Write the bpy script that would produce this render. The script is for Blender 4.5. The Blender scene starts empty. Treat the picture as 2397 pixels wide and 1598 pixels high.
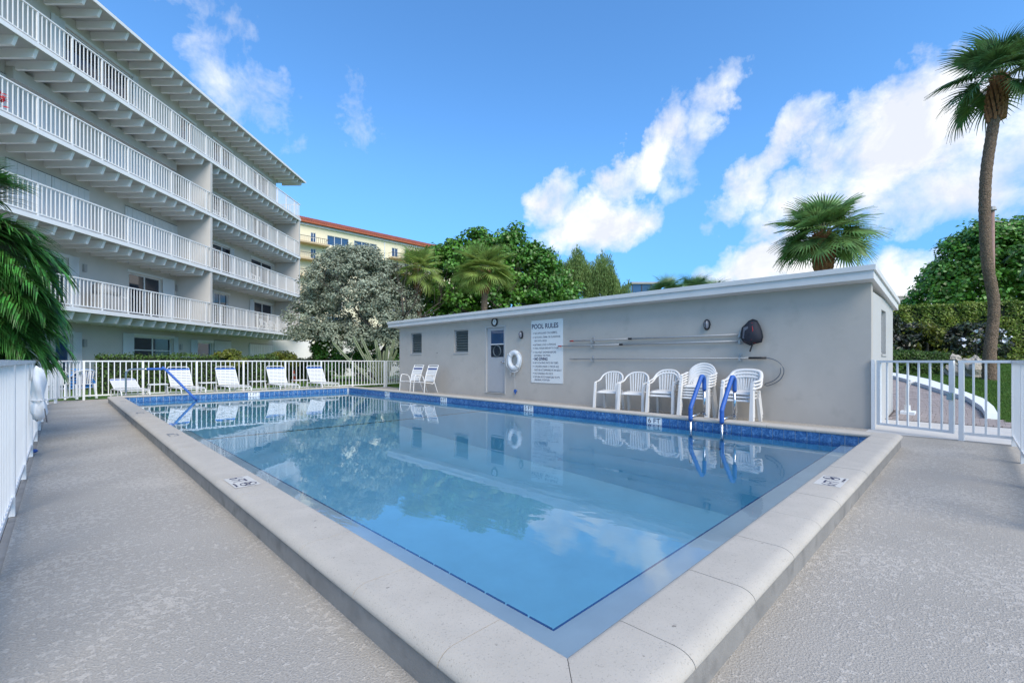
import bpy, math, random
import numpy as np
from mathutils import Vector, Matrix

random.seed(7)
SC = bpy.context.scene
COL = SC.collection
PI = math.pi
TH = math.radians(45.3)                       # heading of the camera in the pool's own axes
FX, FY, RX, RY = math.cos(TH), math.sin(TH), math.sin(TH), -math.cos(TH)
ROT = TH - PI / 2                             # rotation of things that stand square to the big building


def CF(xc, yc):                               # (metres right of, metres ahead of the terrace corner) -> world
    return (xc * RX + yc * FX, xc * RY + yc * FY)


# ------------------------------------------------------------------ camera
cam = bpy.data.cameras.new('camera')
camo = bpy.data.objects.new('camera', cam)
COL.objects.link(camo)
camo.location = (0, 0, 1.10)
camo.rotation_euler = (PI / 2, 0, ROT)
cam.sensor_width = 36
cam.lens = 16.0
cam.shift_y = 45.0 / 2397
cam.clip_start = 0.05
cam.clip_end = 3000
SC.camera = camo

# ------------------------------------------------------------------ world, sun, exposure
SUN_CF = Vector((0.36, -0.62, 0.70)).normalized()
sx, sy = CF(SUN_CF.x, SUN_CF.y)
SUN = Vector((sx, sy, SUN_CF.z)).normalized()
world = bpy.data.worlds.new('World')
SC.world = world
world.use_nodes = True
wn, wl = world.node_tree.nodes, world.node_tree.links
wn.clear()


def wmath(op, a, b=None, c=None, clamp=False):
    n = wn.new('ShaderNodeMath'); n.operation = op; n.use_clamp = clamp
    for i, v in enumerate((a, b, c)):
        if v is None: continue
        if isinstance(v, (int, float)): n.inputs[i].default_value = v
        else: wl.new(v, n.inputs[i])
    return n.outputs[0]


def wmix(f, a, b):
    n = wn.new('ShaderNodeMix'); n.data_type = 'RGBA'
    for s, v in ((n.inputs[0], f), (n.inputs[6], a), (n.inputs[7], b)):
        if isinstance(v, (int, float)): s.default_value = v
        elif isinstance(v, tuple): s.default_value = (*v, 1)
        else: wl.new(v, s)
    return n.outputs[2]


def wnoise(vec, scale, detail=5, rough=0.55, dist=0.0, off=(0, 0, 0)):
    m = wn.new('ShaderNodeMapping'); m.inputs[1].default_value = off
    wl.new(vec, m.inputs[0])
    n = wn.new('ShaderNodeTexNoise')
    n.inputs['Scale'].default_value = scale; n.inputs['Detail'].default_value = detail
    n.inputs['Roughness'].default_value = rough; n.inputs['Distortion'].default_value = dist
    wl.new(m.outputs[0], n.inputs['Vector'])
    return n.outputs[0]


sky = wn.new('ShaderNodeTexSky')
sky.sky_type = 'NISHITA'; sky.sun_disc = False
sky.sun_elevation = math.asin(SUN.z)
sky.sun_rotation = math.atan2(SUN.x, SUN.y)
sky.air_density = 1.0; sky.dust_density = 0.4; sky.ozone_density = 3.0
tc = wn.new('ShaderNodeTexCoord')
sep = wn.new('ShaderNodeSeparateXYZ'); wl.new(tc.outputs['Generated'], sep.inputs[0])
X_, Y_, Z_ = sep.outputs
dR = wmath('ADD', wmath('MULTIPLY', X_, RX), wmath('MULTIPLY', Y_, RY))
dF = wmath('ADD', wmath('MULTIPLY', X_, FX), wmath('MULTIPLY', Y_, FY))
az = wmath('ARCTAN2', dR, dF)
el = wmath('ARCSINE', Z_)
cmb = wn.new('ShaderNodeCombineXYZ'); wl.new(az, cmb.inputs[0]); wl.new(el, cmb.inputs[1])
AE = cmb.outputs[0]
w1 = wnoise(AE, 8.5, 6, 0.6)
w2 = wnoise(AE, 8.5, 6, 0.6, off=(7.3, 2.1, 0))
azw = wmath('ADD', az, wmath('MULTIPLY', wmath('SUBTRACT', w1, 0.5), 0.20))
elw = wmath('ADD', el, wmath('MULTIPLY', wmath('SUBTRACT', w2, 0.5), 0.17))
# cloud banks, the out-of-view ones added to neutralise ambient light: azimuth deg, elevation deg, half length, half height, tilt deg, weight
BANKS = [(10.5, 16.2, 9.6, 4.8, 2, 1.15), (6.0, 19.5, 6.0, 4.6, 30, .95), (16.5, 23.5, 9.5, 3.6, 44, .95),
         (23.5, 27.0, 6.0, 3.0, 50, .78), (28.5, 20.0, 9.5, 2.9, 42, .86), (21.0, 23.5, 8.0, 4.5, 44, .5),
         (40.5, 20.5, 10.0, 6.4, 12, 1.15), (33.0, 16.5, 9.0, 4.6, 18, .95), (45.0, 15.0, 9.0, 6.0, 0, .85),
         (30.0, 9.5, 10.0, 4.6, 6, 1.15), (42.0, 7.0, 9.0, 4.2, 0, .95), (52.0, 20.0, 8.0, 8.0, 0, .7),
         (8.0, 6.5, 7.5, 2.6, 4, .9), (-31.0, 28.0, 8.5, 5.5, -40, .50), (-37.0, 36.0, 9.0, 6.0, -30, .44),
         (-19.0, 27.0, 6.5, 4.0, -60, .34), (62, 9, 14, 5, 0, .95), (-75, 14, 16, 7, 0, 1.0), (95, 20, 22, 12, 0, 1.2),
         (135, 30, 26, 14, 0, 1.2), (-120, 28, 26, 14, 0, 1.1), (175, 38, 26, 16, 0, 1.2), (-165, 18, 24, 10, 0, 1.1),
         (85, 54, 26, 12, 10, 1.1), (-90, 52, 22, 12, -10, 1.0), (140, 66, 40, 9, 0, 1.1), (-30, 72, 60, 6, 0, 1.0)]
dens = None
for (a, e, la, le, t, wgt) in BANKS:
    a, e, la, le, t = map(math.radians, (a, e, la, le, t))
    da = wmath('SUBTRACT', azw, a); de = wmath('SUBTRACT', elw, e)
    p = wmath('DIVIDE', wmath('ADD', wmath('MULTIPLY', da, math.cos(t)), wmath('MULTIPLY', de, math.sin(t))), la)
    q = wmath('DIVIDE', wmath('SUBTRACT', wmath('MULTIPLY', de, math.cos(t)), wmath('MULTIPLY', da, math.sin(t))), le)
    d = wmath('MULTIPLY', wmath('SUBTRACT', 1.0, wmath('ADD', wmath('MULTIPLY', p, p), wmath('MULTIPLY', q, q)), clamp=True), wgt)
    dens = d if dens is None else wmath('MAXIMUM', dens, d)
fb = wnoise(AE, 11.0, 9, 0.62, 0.25, off=(3, 5, 0))
cov = wmath('MULTIPLY', wmath('SUBTRACT', wmath('ADD', dens, wmath('MULTIPLY', wmath('SUBTRACT', fb, 0.5), 1.5)), 0.27), 1.45, clamp=True)
cov = wmath('MULTIPLY', cov, wmath('MULTIPLY', dens, 6.0, clamp=True), clamp=True)
shade = wnoise(AE, 9.0, 6, 0.6, 0.3, off=(1.0, 0.35, 0))
cloudc = wmix(wmath('MULTIPLY', wmath('SUBTRACT', shade, 0.40), 4.0, clamp=True), (5.5, 5.8, 6.5), (7.9, 7.9, 7.8))
gain = wn.new('ShaderNodeMix'); gain.data_type = 'RGBA'; gain.blend_type = 'MULTIPLY'; gain.inputs[0].default_value = 1.0
wl.new(sky.outputs[0], gain.inputs[6]); gain.inputs[7].default_value = (0.92, 1.50, 1.88, 1)
hz = wn.new('ShaderNodeMapRange'); hz.interpolation_type = 'SMOOTHSTEP'
wl.new(Z_, hz.inputs[0]); hz.inputs[1].default_value = -0.05; hz.inputs[2].default_value = 0.42
low = wmix(hz.outputs[0], (0.34, 0.47, 0.60), (1.0, 1.0, 1.0))
gain2 = wn.new('ShaderNodeMix'); gain2.data_type = 'RGBA'; gain2.blend_type = 'MULTIPLY'; gain2.inputs[0].default_value = 1.0
wl.new(gain.outputs[2], gain2.inputs[6]); wl.new(low, gain2.inputs[7])
skyc = wmix(cov, gain2.outputs[2], cloudc)
bg = wn.new('ShaderNodeBackground'); bg.inputs[1].default_value = 0.10
wl.new(skyc, bg.inputs[0])
wo = wn.new('ShaderNodeOutputWorld'); wl.new(bg.outputs[0], wo.inputs[0])

sun = bpy.data.lights.new('sun', 'SUN'); sun.energy = 2.5; sun.angle = math.radians(40); sun.color = (1.0, 0.91, 0.78)
suno = bpy.data.objects.new('sun', sun); COL.objects.link(suno)
suno.rotation_euler = (-SUN).to_track_quat('-Z', 'Y').to_euler()
SC.view_settings.view_transform = 'Standard'
SC.view_settings.look = 'None'
SC.view_settings.exposure = 0.64
SC.view_settings.gamma = 1
SC.render.engine = 'CYCLES'
SC.cycles.max_bounces = 6
SC.cycles.transparent_max_bounces = 10

# ------------------------------------------------------------------ materials
MATS = {}


def mat(name, col, rough=0.6, var=0.0, vscale=4.0, bump=0.0, bscale=60.0, metal=0.0, col2=None, spec=0.5, bdist=0.01,
        detail=6, trans=0.0, island=0.0, vcontrast=1.0, vcoord='Object'):
    if name in MATS: return MATS[name]
    m = bpy.data.materials.new(name); m.use_nodes = True; MATS[name] = m
    n, l = m.node_tree.nodes, m.node_tree.links
    b = n['Principled BSDF']; out = n['Material Output']
    b.inputs['Roughness'].default_value = rough
    b.inputs['Metallic'].default_value = metal
    b.inputs['Specular IOR Level'].default_value = spec
    b.inputs['Base Color'].default_value = (*col, 1)
    t = n.new('ShaderNodeTexCoord')
    csock = None
    if var > 0 or col2:
        nz = n.new('ShaderNodeTexNoise'); nz.inputs['Scale'].default_value = vscale; nz.inputs['Detail'].default_value = detail
        nz.inputs['Roughness'].default_value = 0.62
        l.new(t.outputs[vcoord], nz.inputs['Vector'])
        mr = n.new('ShaderNodeMapRange'); mr.inputs[1].default_value = 0.5 - 0.22 / vcontrast; mr.inputs[2].default_value = 0.5 + 0.22 / vcontrast
        l.new(nz.outputs[0], mr.inputs[0])
        mx = n.new('ShaderNodeMix'); mx.data_type = 'RGBA'; l.new(mr.outputs[0], mx.inputs[0])
        c2 = col2 if col2 else tuple(min(1, c * (1 + var)) for c in col)
        c1 = col if col2 else tuple(c * (1 - var) for c in col)
        mx.inputs[6].default_value = (*c1, 1); mx.inputs[7].default_value = (*c2, 1)
        csock = mx.outputs[2]
    if island > 0:
        g = n.new('ShaderNodeNewGeometry')
        hv = n.new('ShaderNodeHueSaturation')
        if csock: l.new(csock, hv.inputs['Color'])
        else: hv.inputs['Color'].default_value = (*col, 1)
        mr = n.new('ShaderNodeMapRange'); l.new(g.outputs['Random Per Island'], mr.inputs[0])
        mr.inputs[3].default_value = 1 - island; mr.inputs[4].default_value = 1 + island
        l.new(mr.outputs[0], hv.inputs['Value'])
        mh = n.new('ShaderNodeMapRange'); l.new(g.outputs['Random Per Island'], mh.inputs[0])
        mh.inputs[3].default_value = 0.5 - 0.03 * island; mh.inputs[4].default_value = 0.5 + 0.02 * island
        l.new(mh.outputs[0], hv.inputs['Hue'])
        csock = hv.outputs[0]
    if csock: l.new(csock, b.inputs['Base Color'])
    if bump > 0:
        nb = n.new('ShaderNodeTexNoise'); nb.inputs['Scale'].default_value = bscale; nb.inputs['Detail'].default_value = 5
        l.new(t.outputs[vcoord], nb.inputs['Vector'])
        bp = n.new('ShaderNodeBump'); bp.inputs['Strength'].default_value = bump; bp.inputs['Distance'].default_value = bdist
        l.new(nb.outputs[0], bp.inputs['Height']); l.new(bp.outputs[0], b.inputs['Normal'])
    if trans > 0:
        tr = n.new('ShaderNodeBsdfTranslucent')
        if csock: l.new(csock, tr.inputs[0])
        else: tr.inputs[0].default_value = (*col, 1)
        ms = n.new('ShaderNodeMixShader'); ms.inputs[0].default_value = trans
        l.new(b.outputs[0], ms.inputs[1]); l.new(tr.outputs[0], ms.inputs[2]); l.new(ms.outputs[0], out.inputs[0])
    return m


M = {}
M['shed'] = mat('stucco_shed', (.47, .437, .395), .85, .07, 1.1, .35, 140, bdist=.004)
M['shedend'] = mat('stucco_shed_end', (.46, .455, .44), .85, .05, 1.3, .35, 140, bdist=.004)
M['fascia'] = mat('fascia_paint', (.66, .645, .63), .5, .05, 3)
M['roofw'] = mat('roof_membrane', (.72, .73, .74), .8, .06, 2)
M['bwall'] = mat('condo_wall', (.58, .55, .515), .85, .06, .8, .3, 60, bdist=.004)
M['bwhite'] = mat('condo_white', (.83, .82, .81), .55, .04, 1.5)
M['soffit'] = mat('condo_soffit_shaded', (.52, .505, .49), .7, .05, 1.0)  # greyer than the beams: the shade between them is put into this colour
M['fence'] = mat('fence_white', (.76, .76, .755), .35, .04, 3.0)
M['shutter'] = mat('shutter_white', (.64, .65, .66), .5, .05, 2)
M['wframe'] = mat('window_frame', (.70, .71, .72), .4)
M['alum'] = mat('mill_aluminium', (.40, .41, .42), .45, .08, 20, metal=.25)
M['steel'] = mat('stainless', (.55, .57, .6), .18, .1, 30, metal=1.0)
M['foam'] = mat('blue_foam', (.02, .10, .38), .55, .12, 30, .2, 200, bdist=.002)
M['plastic'] = mat('white_plastic', (.70, .695, .685), .38, .03, 6)
M['strapw'] = mat('vinyl_strap_white', (.70, .70, .69), .4)
M['strapb'] = mat('vinyl_strap_blue', (.03, .13, .50), .4)
M['strapn'] = mat('vinyl_strap_navy', (.04, .08, .25), .4)
M['coping'] = mat('coping_cast_stone', (.445, .408, .355), .85, .07, 5, .5, 220, bdist=.003, detail=10)
M['curb'] = mat('curb_face', (.25, .238, .222), .9, .18, 3.5, .6, 120, bdist=.004)
M['grout'] = mat('grout_light', (.55, .58, .60), .9, .15, 40)
M['trim'] = mat('trim_tile_blue', (.03, .08, .30), .2, .3, 30)
M['marker'] = mat('marker_tile', (.72, .74, .74), .25)
M['ink'] = mat('ink_navy', (.018, .02, .07), .6)
M['ink2'] = mat('ink_grey', (.10, .10, .13), .6)
M['black'] = mat('black_plastic', (.012, .013, .018), .4)
M['red'] = mat('red_trim', (.35, .01, .015), .5)
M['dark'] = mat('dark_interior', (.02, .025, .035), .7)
M['lawn'] = mat('lawn', (.05, .12, .014), .9, 0, .9, .8, 50, col2=(.10, .20, .025), bdist=.03)
M['blade'] = mat('grass_blades', (.055, .13, .018), .7, 0, .8, island=.45, col2=(.11, .21, .03), trans=.25, vcoord='Object')
M['mulch'] = mat('mulch', (.03, .024, .022), .95, .5, 25, 1.0, 60, bdist=.03)
M['hedge_l'] = mat('hedge_leaf', (.05, .11, .018), .5, 0, 1.6, col2=(.11, .19, .03), island=.5, trans=.25)
M['hedge_big'] = mat('ficus_hedge_leaf', (.10, .19, .025), .5, 0, 1.2, col2=(.27, .33, .045), island=.5, trans=.25)
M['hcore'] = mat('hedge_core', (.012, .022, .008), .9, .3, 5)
M['croton'] = mat('croton_leaf', (.05, .10, .02), .4, 0, 3.0, col2=(.26, .26, .03), island=.5, trans=.3)
M['crotond'] = mat('dark_croton_leaf', (.03, .02, .035), .35, 0, 2.2, col2=(.06, .09, .03), island=.6, trans=.2)
M['grape'] = mat('sea_grape_leaf', (.05, .155, .03), .38, 0, .55, col2=(.16, .36, .045), island=.5, trans=.3)
M['silver'] = mat('silver_buttonwood_leaf', (.19, .235, .165), .6, 0, .7, col2=(.39, .42, .31), island=.4, trans=.2)
M['pine'] = mat('casuarina_needles', (.12, .21, .06), .7, 0, .7, col2=(.25, .36, .11), island=.4, trans=.3)
M['palm'] = mat('palm_blade', (.06, .11, .025), .45, 0, 1.5, col2=(.14, .20, .05), island=.4, trans=.3)
M['palmg'] = mat('palm_blade_blue_green', (.05, .13, .05), .45, 0, 1.5, col2=(.13, .23, .07), island=.4, trans=.3)
M['palml'] = mat('palm_blade_light', (.10, .22, .07), .45, 0, 1.5, col2=(.25, .38, .12), island=.4, trans=.35)
M['palmy'] = mat('palm_blade_yellow', (.18, .30, .06), .45, 0, 1.5, col2=(.36, .44, .12), island=.35, trans=.35)
M['petiole'] = mat('petiole', (.17, .19, .06), .6, .2, 5)
M['areca'] = mat('strappy_leaf', (.03, .11, .03), .35, 0, 4.0, col2=(.10, .32, .05), island=.6, trans=.3)
M['bark'] = mat('palm_bark', (.21, .145, .10), .95, .5, 16, 1.0, 30, bdist=.08)
M['boots'] = mat('palm_boots', (.30, .13, .06), .85, .45, 9, .8, 30, bdist=.02)
M['branch'] = mat('tree_bark', (.09, .075, .06), .9, .3, 6, .8, 20, bdist=.02)
M['cactus'] = mat('cactus_skin', (.10, .15, .06), .6, 0, 3, col2=(.20, .22, .14))
M['yellow'] = mat('yellow_stucco', (.82, .73, .52), .8, .05, .15)
M['tan'] = mat('tan_slab', (.55, .42, .27), .8, .06, .4)
M['rooftile'] = mat('clay_roof_tile', (.38, .10, .045), .7, .25, 1.2)
M['iron'] = mat('dark_iron', (.05, .045, .045), .5)
M['whitewall'] = mat('white_stucco', (.76, .76, .75), .8, .04, 1.0)
M['concrete'] = mat('grey_concrete', (.36, .36, .34), .9, .12, 1.5, .4, 30)
M['walk'] = mat('walk_concrete', (.50, .485, .465), .85, .08, 3, .4, 120)
M['kerbw'] = mat('kerb_white', (.74, .76, .78), .7, .05, 3)
M['brickp'] = mat('paver_brick', (.30, .255, .24), .85, .22, 6, .5, 90, island=.18)
M['brickj'] = mat('paver_joint', (.10, .085, .08), .95)
M['rock'] = mat('coral_rock', (.42, .38, .33), .95, .3, 7, 1.0, 14, bdist=.06)
M['pole_w'] = mat('utility_pole', (.30, .19, .16), .85, .2, 4)
M['flower'] = mat('white_petals', (.75, .78, .85), .6)
M['redfl'] = mat('red_flower', (.55, .012, .02), .6)
M['orange'] = mat('orange_cone', (.75, .10, .03), .5)
M['door'] = mat('door_grey', (.40, .41, .43), .5, .05, 2)
M['cloth'] = mat('white_nylon', (.72, .75, .78), .55, .05, 8)
M['bluetowel'] = mat('blue_towel', (.03, .18, .45), .8, .3, 20)
M['ropel'] = mat('grey_cord', (.14, .14, .15), .7)
M['acgrey'] = mat('appliance_grey', (.38, .37, .36), .5, .1, 8)
M['net'] = mat('net_fabric', (.02, .022, .035), .75, .3, 90)


def glass(name, col, rough=.03):
    m = bpy.data.materials.new(name); m.use_nodes = True
    b = m.node_tree.nodes['Principled BSDF']
    b.inputs['Base Color'].default_value = (*col, 1); b.inputs['Roughness'].default_value = rough
    b.inputs['Specular IOR Level'].default_value = .9
    return m


M['glass'] = glass('dark_window_glass', (.012, .018, .035))
M['glassb'] = glass('blue_window_glass', (.03, .07, .15))
M['glassg'] = glass('hazy_louvre_glass', (.07, .095, .10), .18)
M['lens'] = glass('lamp_lens', (.22, .23, .27), .25)


def deck_mat():
    m = bpy.data.materials.new('deck_coating'); m.use_nodes = True
    n, l = m.node_tree.nodes, m.node_tree.links
    b = n['Principled BSDF']; b.inputs['Roughness'].default_value = .92; b.inputs['Specular IOR Level'].default_value = .2
    t = n.new('ShaderNodeTexCoord')
    big = n.new('ShaderNodeTexNoise'); big.inputs['Scale'].default_value = 1.1; big.inputs['Detail'].default_value = 5
    l.new(t.outputs['Object'], big.inputs['Vector'])
    # trowelled plateaus of the knock-down coat
    pl = n.new('ShaderNodeTexNoise'); pl.inputs['Scale'].default_value = 30; pl.inputs['Detail'].default_value = 5
    pl.inputs['Roughness'].default_value = .62; pl.inputs['Distortion'].default_value = .25
    l.new(t.outputs['Object'], pl.inputs['Vector'])
    add = n.new('ShaderNodeMath'); add.operation = 'MULTIPLY_ADD'; l.new(big.outputs[0], add.inputs[0]); add.inputs[1].default_value = .55
    l.new(pl.outputs[0], add.inputs[2])
    pr = n.new('ShaderNodeMapRange'); pr.inputs[1].default_value = .80; pr.inputs[2].default_value = .835; l.new(add.outputs[0], pr.inputs[0])
    fine = n.new('ShaderNodeTexNoise'); fine.inputs['Scale'].default_value = 120; fine.inputs['Detail'].default_value = 4
    l.new(t.outputs['Object'], fine.inputs['Vector'])
    mx = n.new('ShaderNodeMix'); mx.data_type = 'RGBA'; l.new(pr.outputs[0], mx.inputs[0])
    mx.inputs[6].default_value = (.375, .347, .308, 1); mx.inputs[7].default_value = (.46, .425, .378, 1)
    st = n.new('ShaderNodeTexNoise'); st.inputs['Scale'].default_value = 1.6; st.inputs['Detail'].default_value = 8
    l.new(t.outputs['Object'], st.inputs['Vector'])
    mr = n.new('ShaderNodeMapRange'); mr.inputs[1].default_value = .32; mr.inputs[2].default_value = .68
    mr.inputs[3].default_value = .93; mr.inputs[4].default_value = 1.05; l.new(st.outputs[0], mr.inputs[0])
    mul = n.new('ShaderNodeVectorMath'); mul.operation = 'SCALE'; l.new(mx.outputs[2], mul.inputs[0]); l.new(mr.outputs[0], mul.inputs['Scale'])
    fr = n.new('ShaderNodeMapRange'); fr.inputs[1].default_value = .3; fr.inputs[2].default_value = .7
    fr.inputs[3].default_value = .80; fr.inputs[4].default_value = 1.14; l.new(fine.outputs[0], fr.inputs[0])
    mul2 = n.new('ShaderNodeVectorMath'); mul2.operation = 'SCALE'; l.new(mul.outputs[0], mul2.inputs[0]); l.new(fr.outputs[0], mul2.inputs['Scale'])
    l.new(mul2.outputs[0], b.inputs['Base Color'])
    hs = n.new('ShaderNodeMath'); hs.operation = 'MULTIPLY_ADD'; l.new(fine.outputs[0], hs.inputs[0]); hs.inputs[1].default_value = 2.0
    hp_ = n.new('ShaderNodeMath'); hp_.operation = 'MULTIPLY'; hp_.inputs[1].default_value = .45; l.new(pr.outputs[0], hp_.inputs[0]); l.new(hp_.outputs[0], hs.inputs[2])
    bp = n.new('ShaderNodeBump'); bp.inputs['Strength'].default_value = .75; bp.inputs['Distance'].default_value = .004
    l.new(hs.outputs[0], bp.inputs['Height']); l.new(bp.outputs[0], b.inputs['Normal'])
    return m


M['deck'] = deck_mat()


def add_specks(m, scale, lo, hi, dark):
    n, l = m.node_tree.nodes, m.node_tree.links
    b = n['Principled BSDF']; src = b.inputs['Base Color'].links[0].from_socket
    t = n.new('ShaderNodeTexCoord'); nz = n.new('ShaderNodeTexNoise'); nz.inputs['Scale'].default_value = scale; nz.inputs['Detail'].default_value = 2
    l.new(t.outputs['Object'], nz.inputs['Vector'])
    mr = n.new('ShaderNodeMapRange'); mr.inputs[1].default_value = lo; mr.inputs[2].default_value = hi; mr.inputs[3].default_value = 1; mr.inputs[4].default_value = dark
    l.new(nz.outputs[0], mr.inputs[0])
    sc = n.new('ShaderNodeVectorMath'); sc.operation = 'SCALE'; l.new(src, sc.inputs[0]); l.new(mr.outputs[0], sc.inputs['Scale']); l.new(sc.outputs[0], b.inputs['Base Color'])


add_specks(M['coping'], 150, .60, .76, .62)
add_specks(M['coping'], 38, .73, .77, .5)
add_specks(M['curb'], 7, .52, .72, .62)
add_specks(M['shed'], 3.2, .60, .80, .88)


def tile_mat():
    m = bpy.data.materials.new('pool_tile_blue'); m.use_nodes = True
    n, l = m.node_tree.nodes, m.node_tree.links
    b = n['Principled BSDF']; b.inputs['Roughness'].default_value = .22
    g = n.new('ShaderNodeObjectInfo')
    t = n.new('ShaderNodeTexCoord')
    ad = n.new('ShaderNodeVectorMath'); ad.operation = 'ADD'; l.new(t.outputs['Object'], ad.inputs[0])
    sc = n.new('ShaderNodeMath'); sc.operation = 'MULTIPLY'; sc.inputs[1].default_value = 50; l.new(g.outputs['Random'], sc.inputs[0])
    l.new(sc.outputs[0], ad.inputs[1])
    nz = n.new('ShaderNodeTexNoise'); nz.inputs['Scale'].default_value = 22; nz.inputs['Detail'].default_value = 6; nz.inputs['Distortion'].default_value = 1.6
    l.new(ad.outputs[0], nz.inputs['Vector'])
    r = n.new('ShaderNodeValToRGB'); l.new(nz.outputs[0], r.inputs[0])
    r.color_ramp.elements[0].position = .40; r.color_ramp.elements[0].color = (.022, .085, .23, 1)
    r.color_ramp.elements[1].position = .68; r.color_ramp.elements[1].color = (.15, .29, .50, 1)
    e = r.color_ramp.elements.new(.54); e.color = (.05, .155, .36, 1)
    l.new(r.outputs[0], b.inputs['Base Color'])
    return m


M['tile'] = tile_mat()
M['plaster'] = mat('pool_plaster', (.40, .74, .86), .8, .08, 1.2)
M['ledge'] = mat('ledge_plaster', (.76, .77, .77), .6, .08, 3)


def water_mat():
    m = bpy.data.materials.new('pool_water'); m.use_nodes = True
    n, l = m.node_tree.nodes, m.node_tree.links
    n.clear()
    out = n.new('ShaderNodeOutputMaterial')
    tr = n.new('ShaderNodeBsdfTransparent'); tr.inputs[0].default_value = (.85, .95, .985, 1)
    gl = n.new('ShaderNodeBsdfGlossy'); gl.inputs['Roughness'].default_value = .012; gl.inputs[0].default_value = (.93, .97, 1, 1)
    fr = n.new('ShaderNodeFresnel'); fr.inputs[0].default_value = 1.62
    t = n.new('ShaderNodeTexCoord')
    mp = n.new('ShaderNodeMapping'); mp.inputs['Rotation'].default_value = (0, 0, .9); mp.inputs['Scale'].default_value = (1, .38, 1)
    l.new(t.outputs['Object'], mp.inputs[0])
    a = n.new('ShaderNodeTexNoise'); a.inputs['Scale'].default_value = 5.5; a.inputs['Detail'].default_value = 3; a.inputs['Distortion'].default_value = .4
    l.new(mp.outputs[0], a.inputs['Vector'])
    patch = n.new('ShaderNodeTexNoise'); patch.inputs['Scale'].default_value = .35; patch.inputs['Detail'].default_value = 2
    l.new(t.outputs['Object'], patch.inputs['Vector'])
    pm = n.new('ShaderNodeMapRange'); pm.inputs[1].default_value = .38; pm.inputs[2].default_value = .62
    pm.inputs[3].default_value = .012; pm.inputs[4].default_value = .07; l.new(patch.outputs[0], pm.inputs[0])
    bp = n.new('ShaderNodeBump'); bp.inputs['Distance'].default_value = .035
    l.new(pm.outputs[0], bp.inputs['Strength']); l.new(a.outputs[0], bp.inputs['Height'])
    l.new(bp.outputs[0], gl.inputs['Normal']); l.new(bp.outputs[0], fr.inputs['Normal'])
    ms = n.new('ShaderNodeMixShader'); l.new(fr.outputs[0], ms.inputs[0]); l.new(tr.outputs[0], ms.inputs[1]); l.new(gl.outputs[0], ms.inputs[2])
    l.new(ms.outputs[0], out.inputs[0])
    return m


M['water'] = water_mat()


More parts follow.
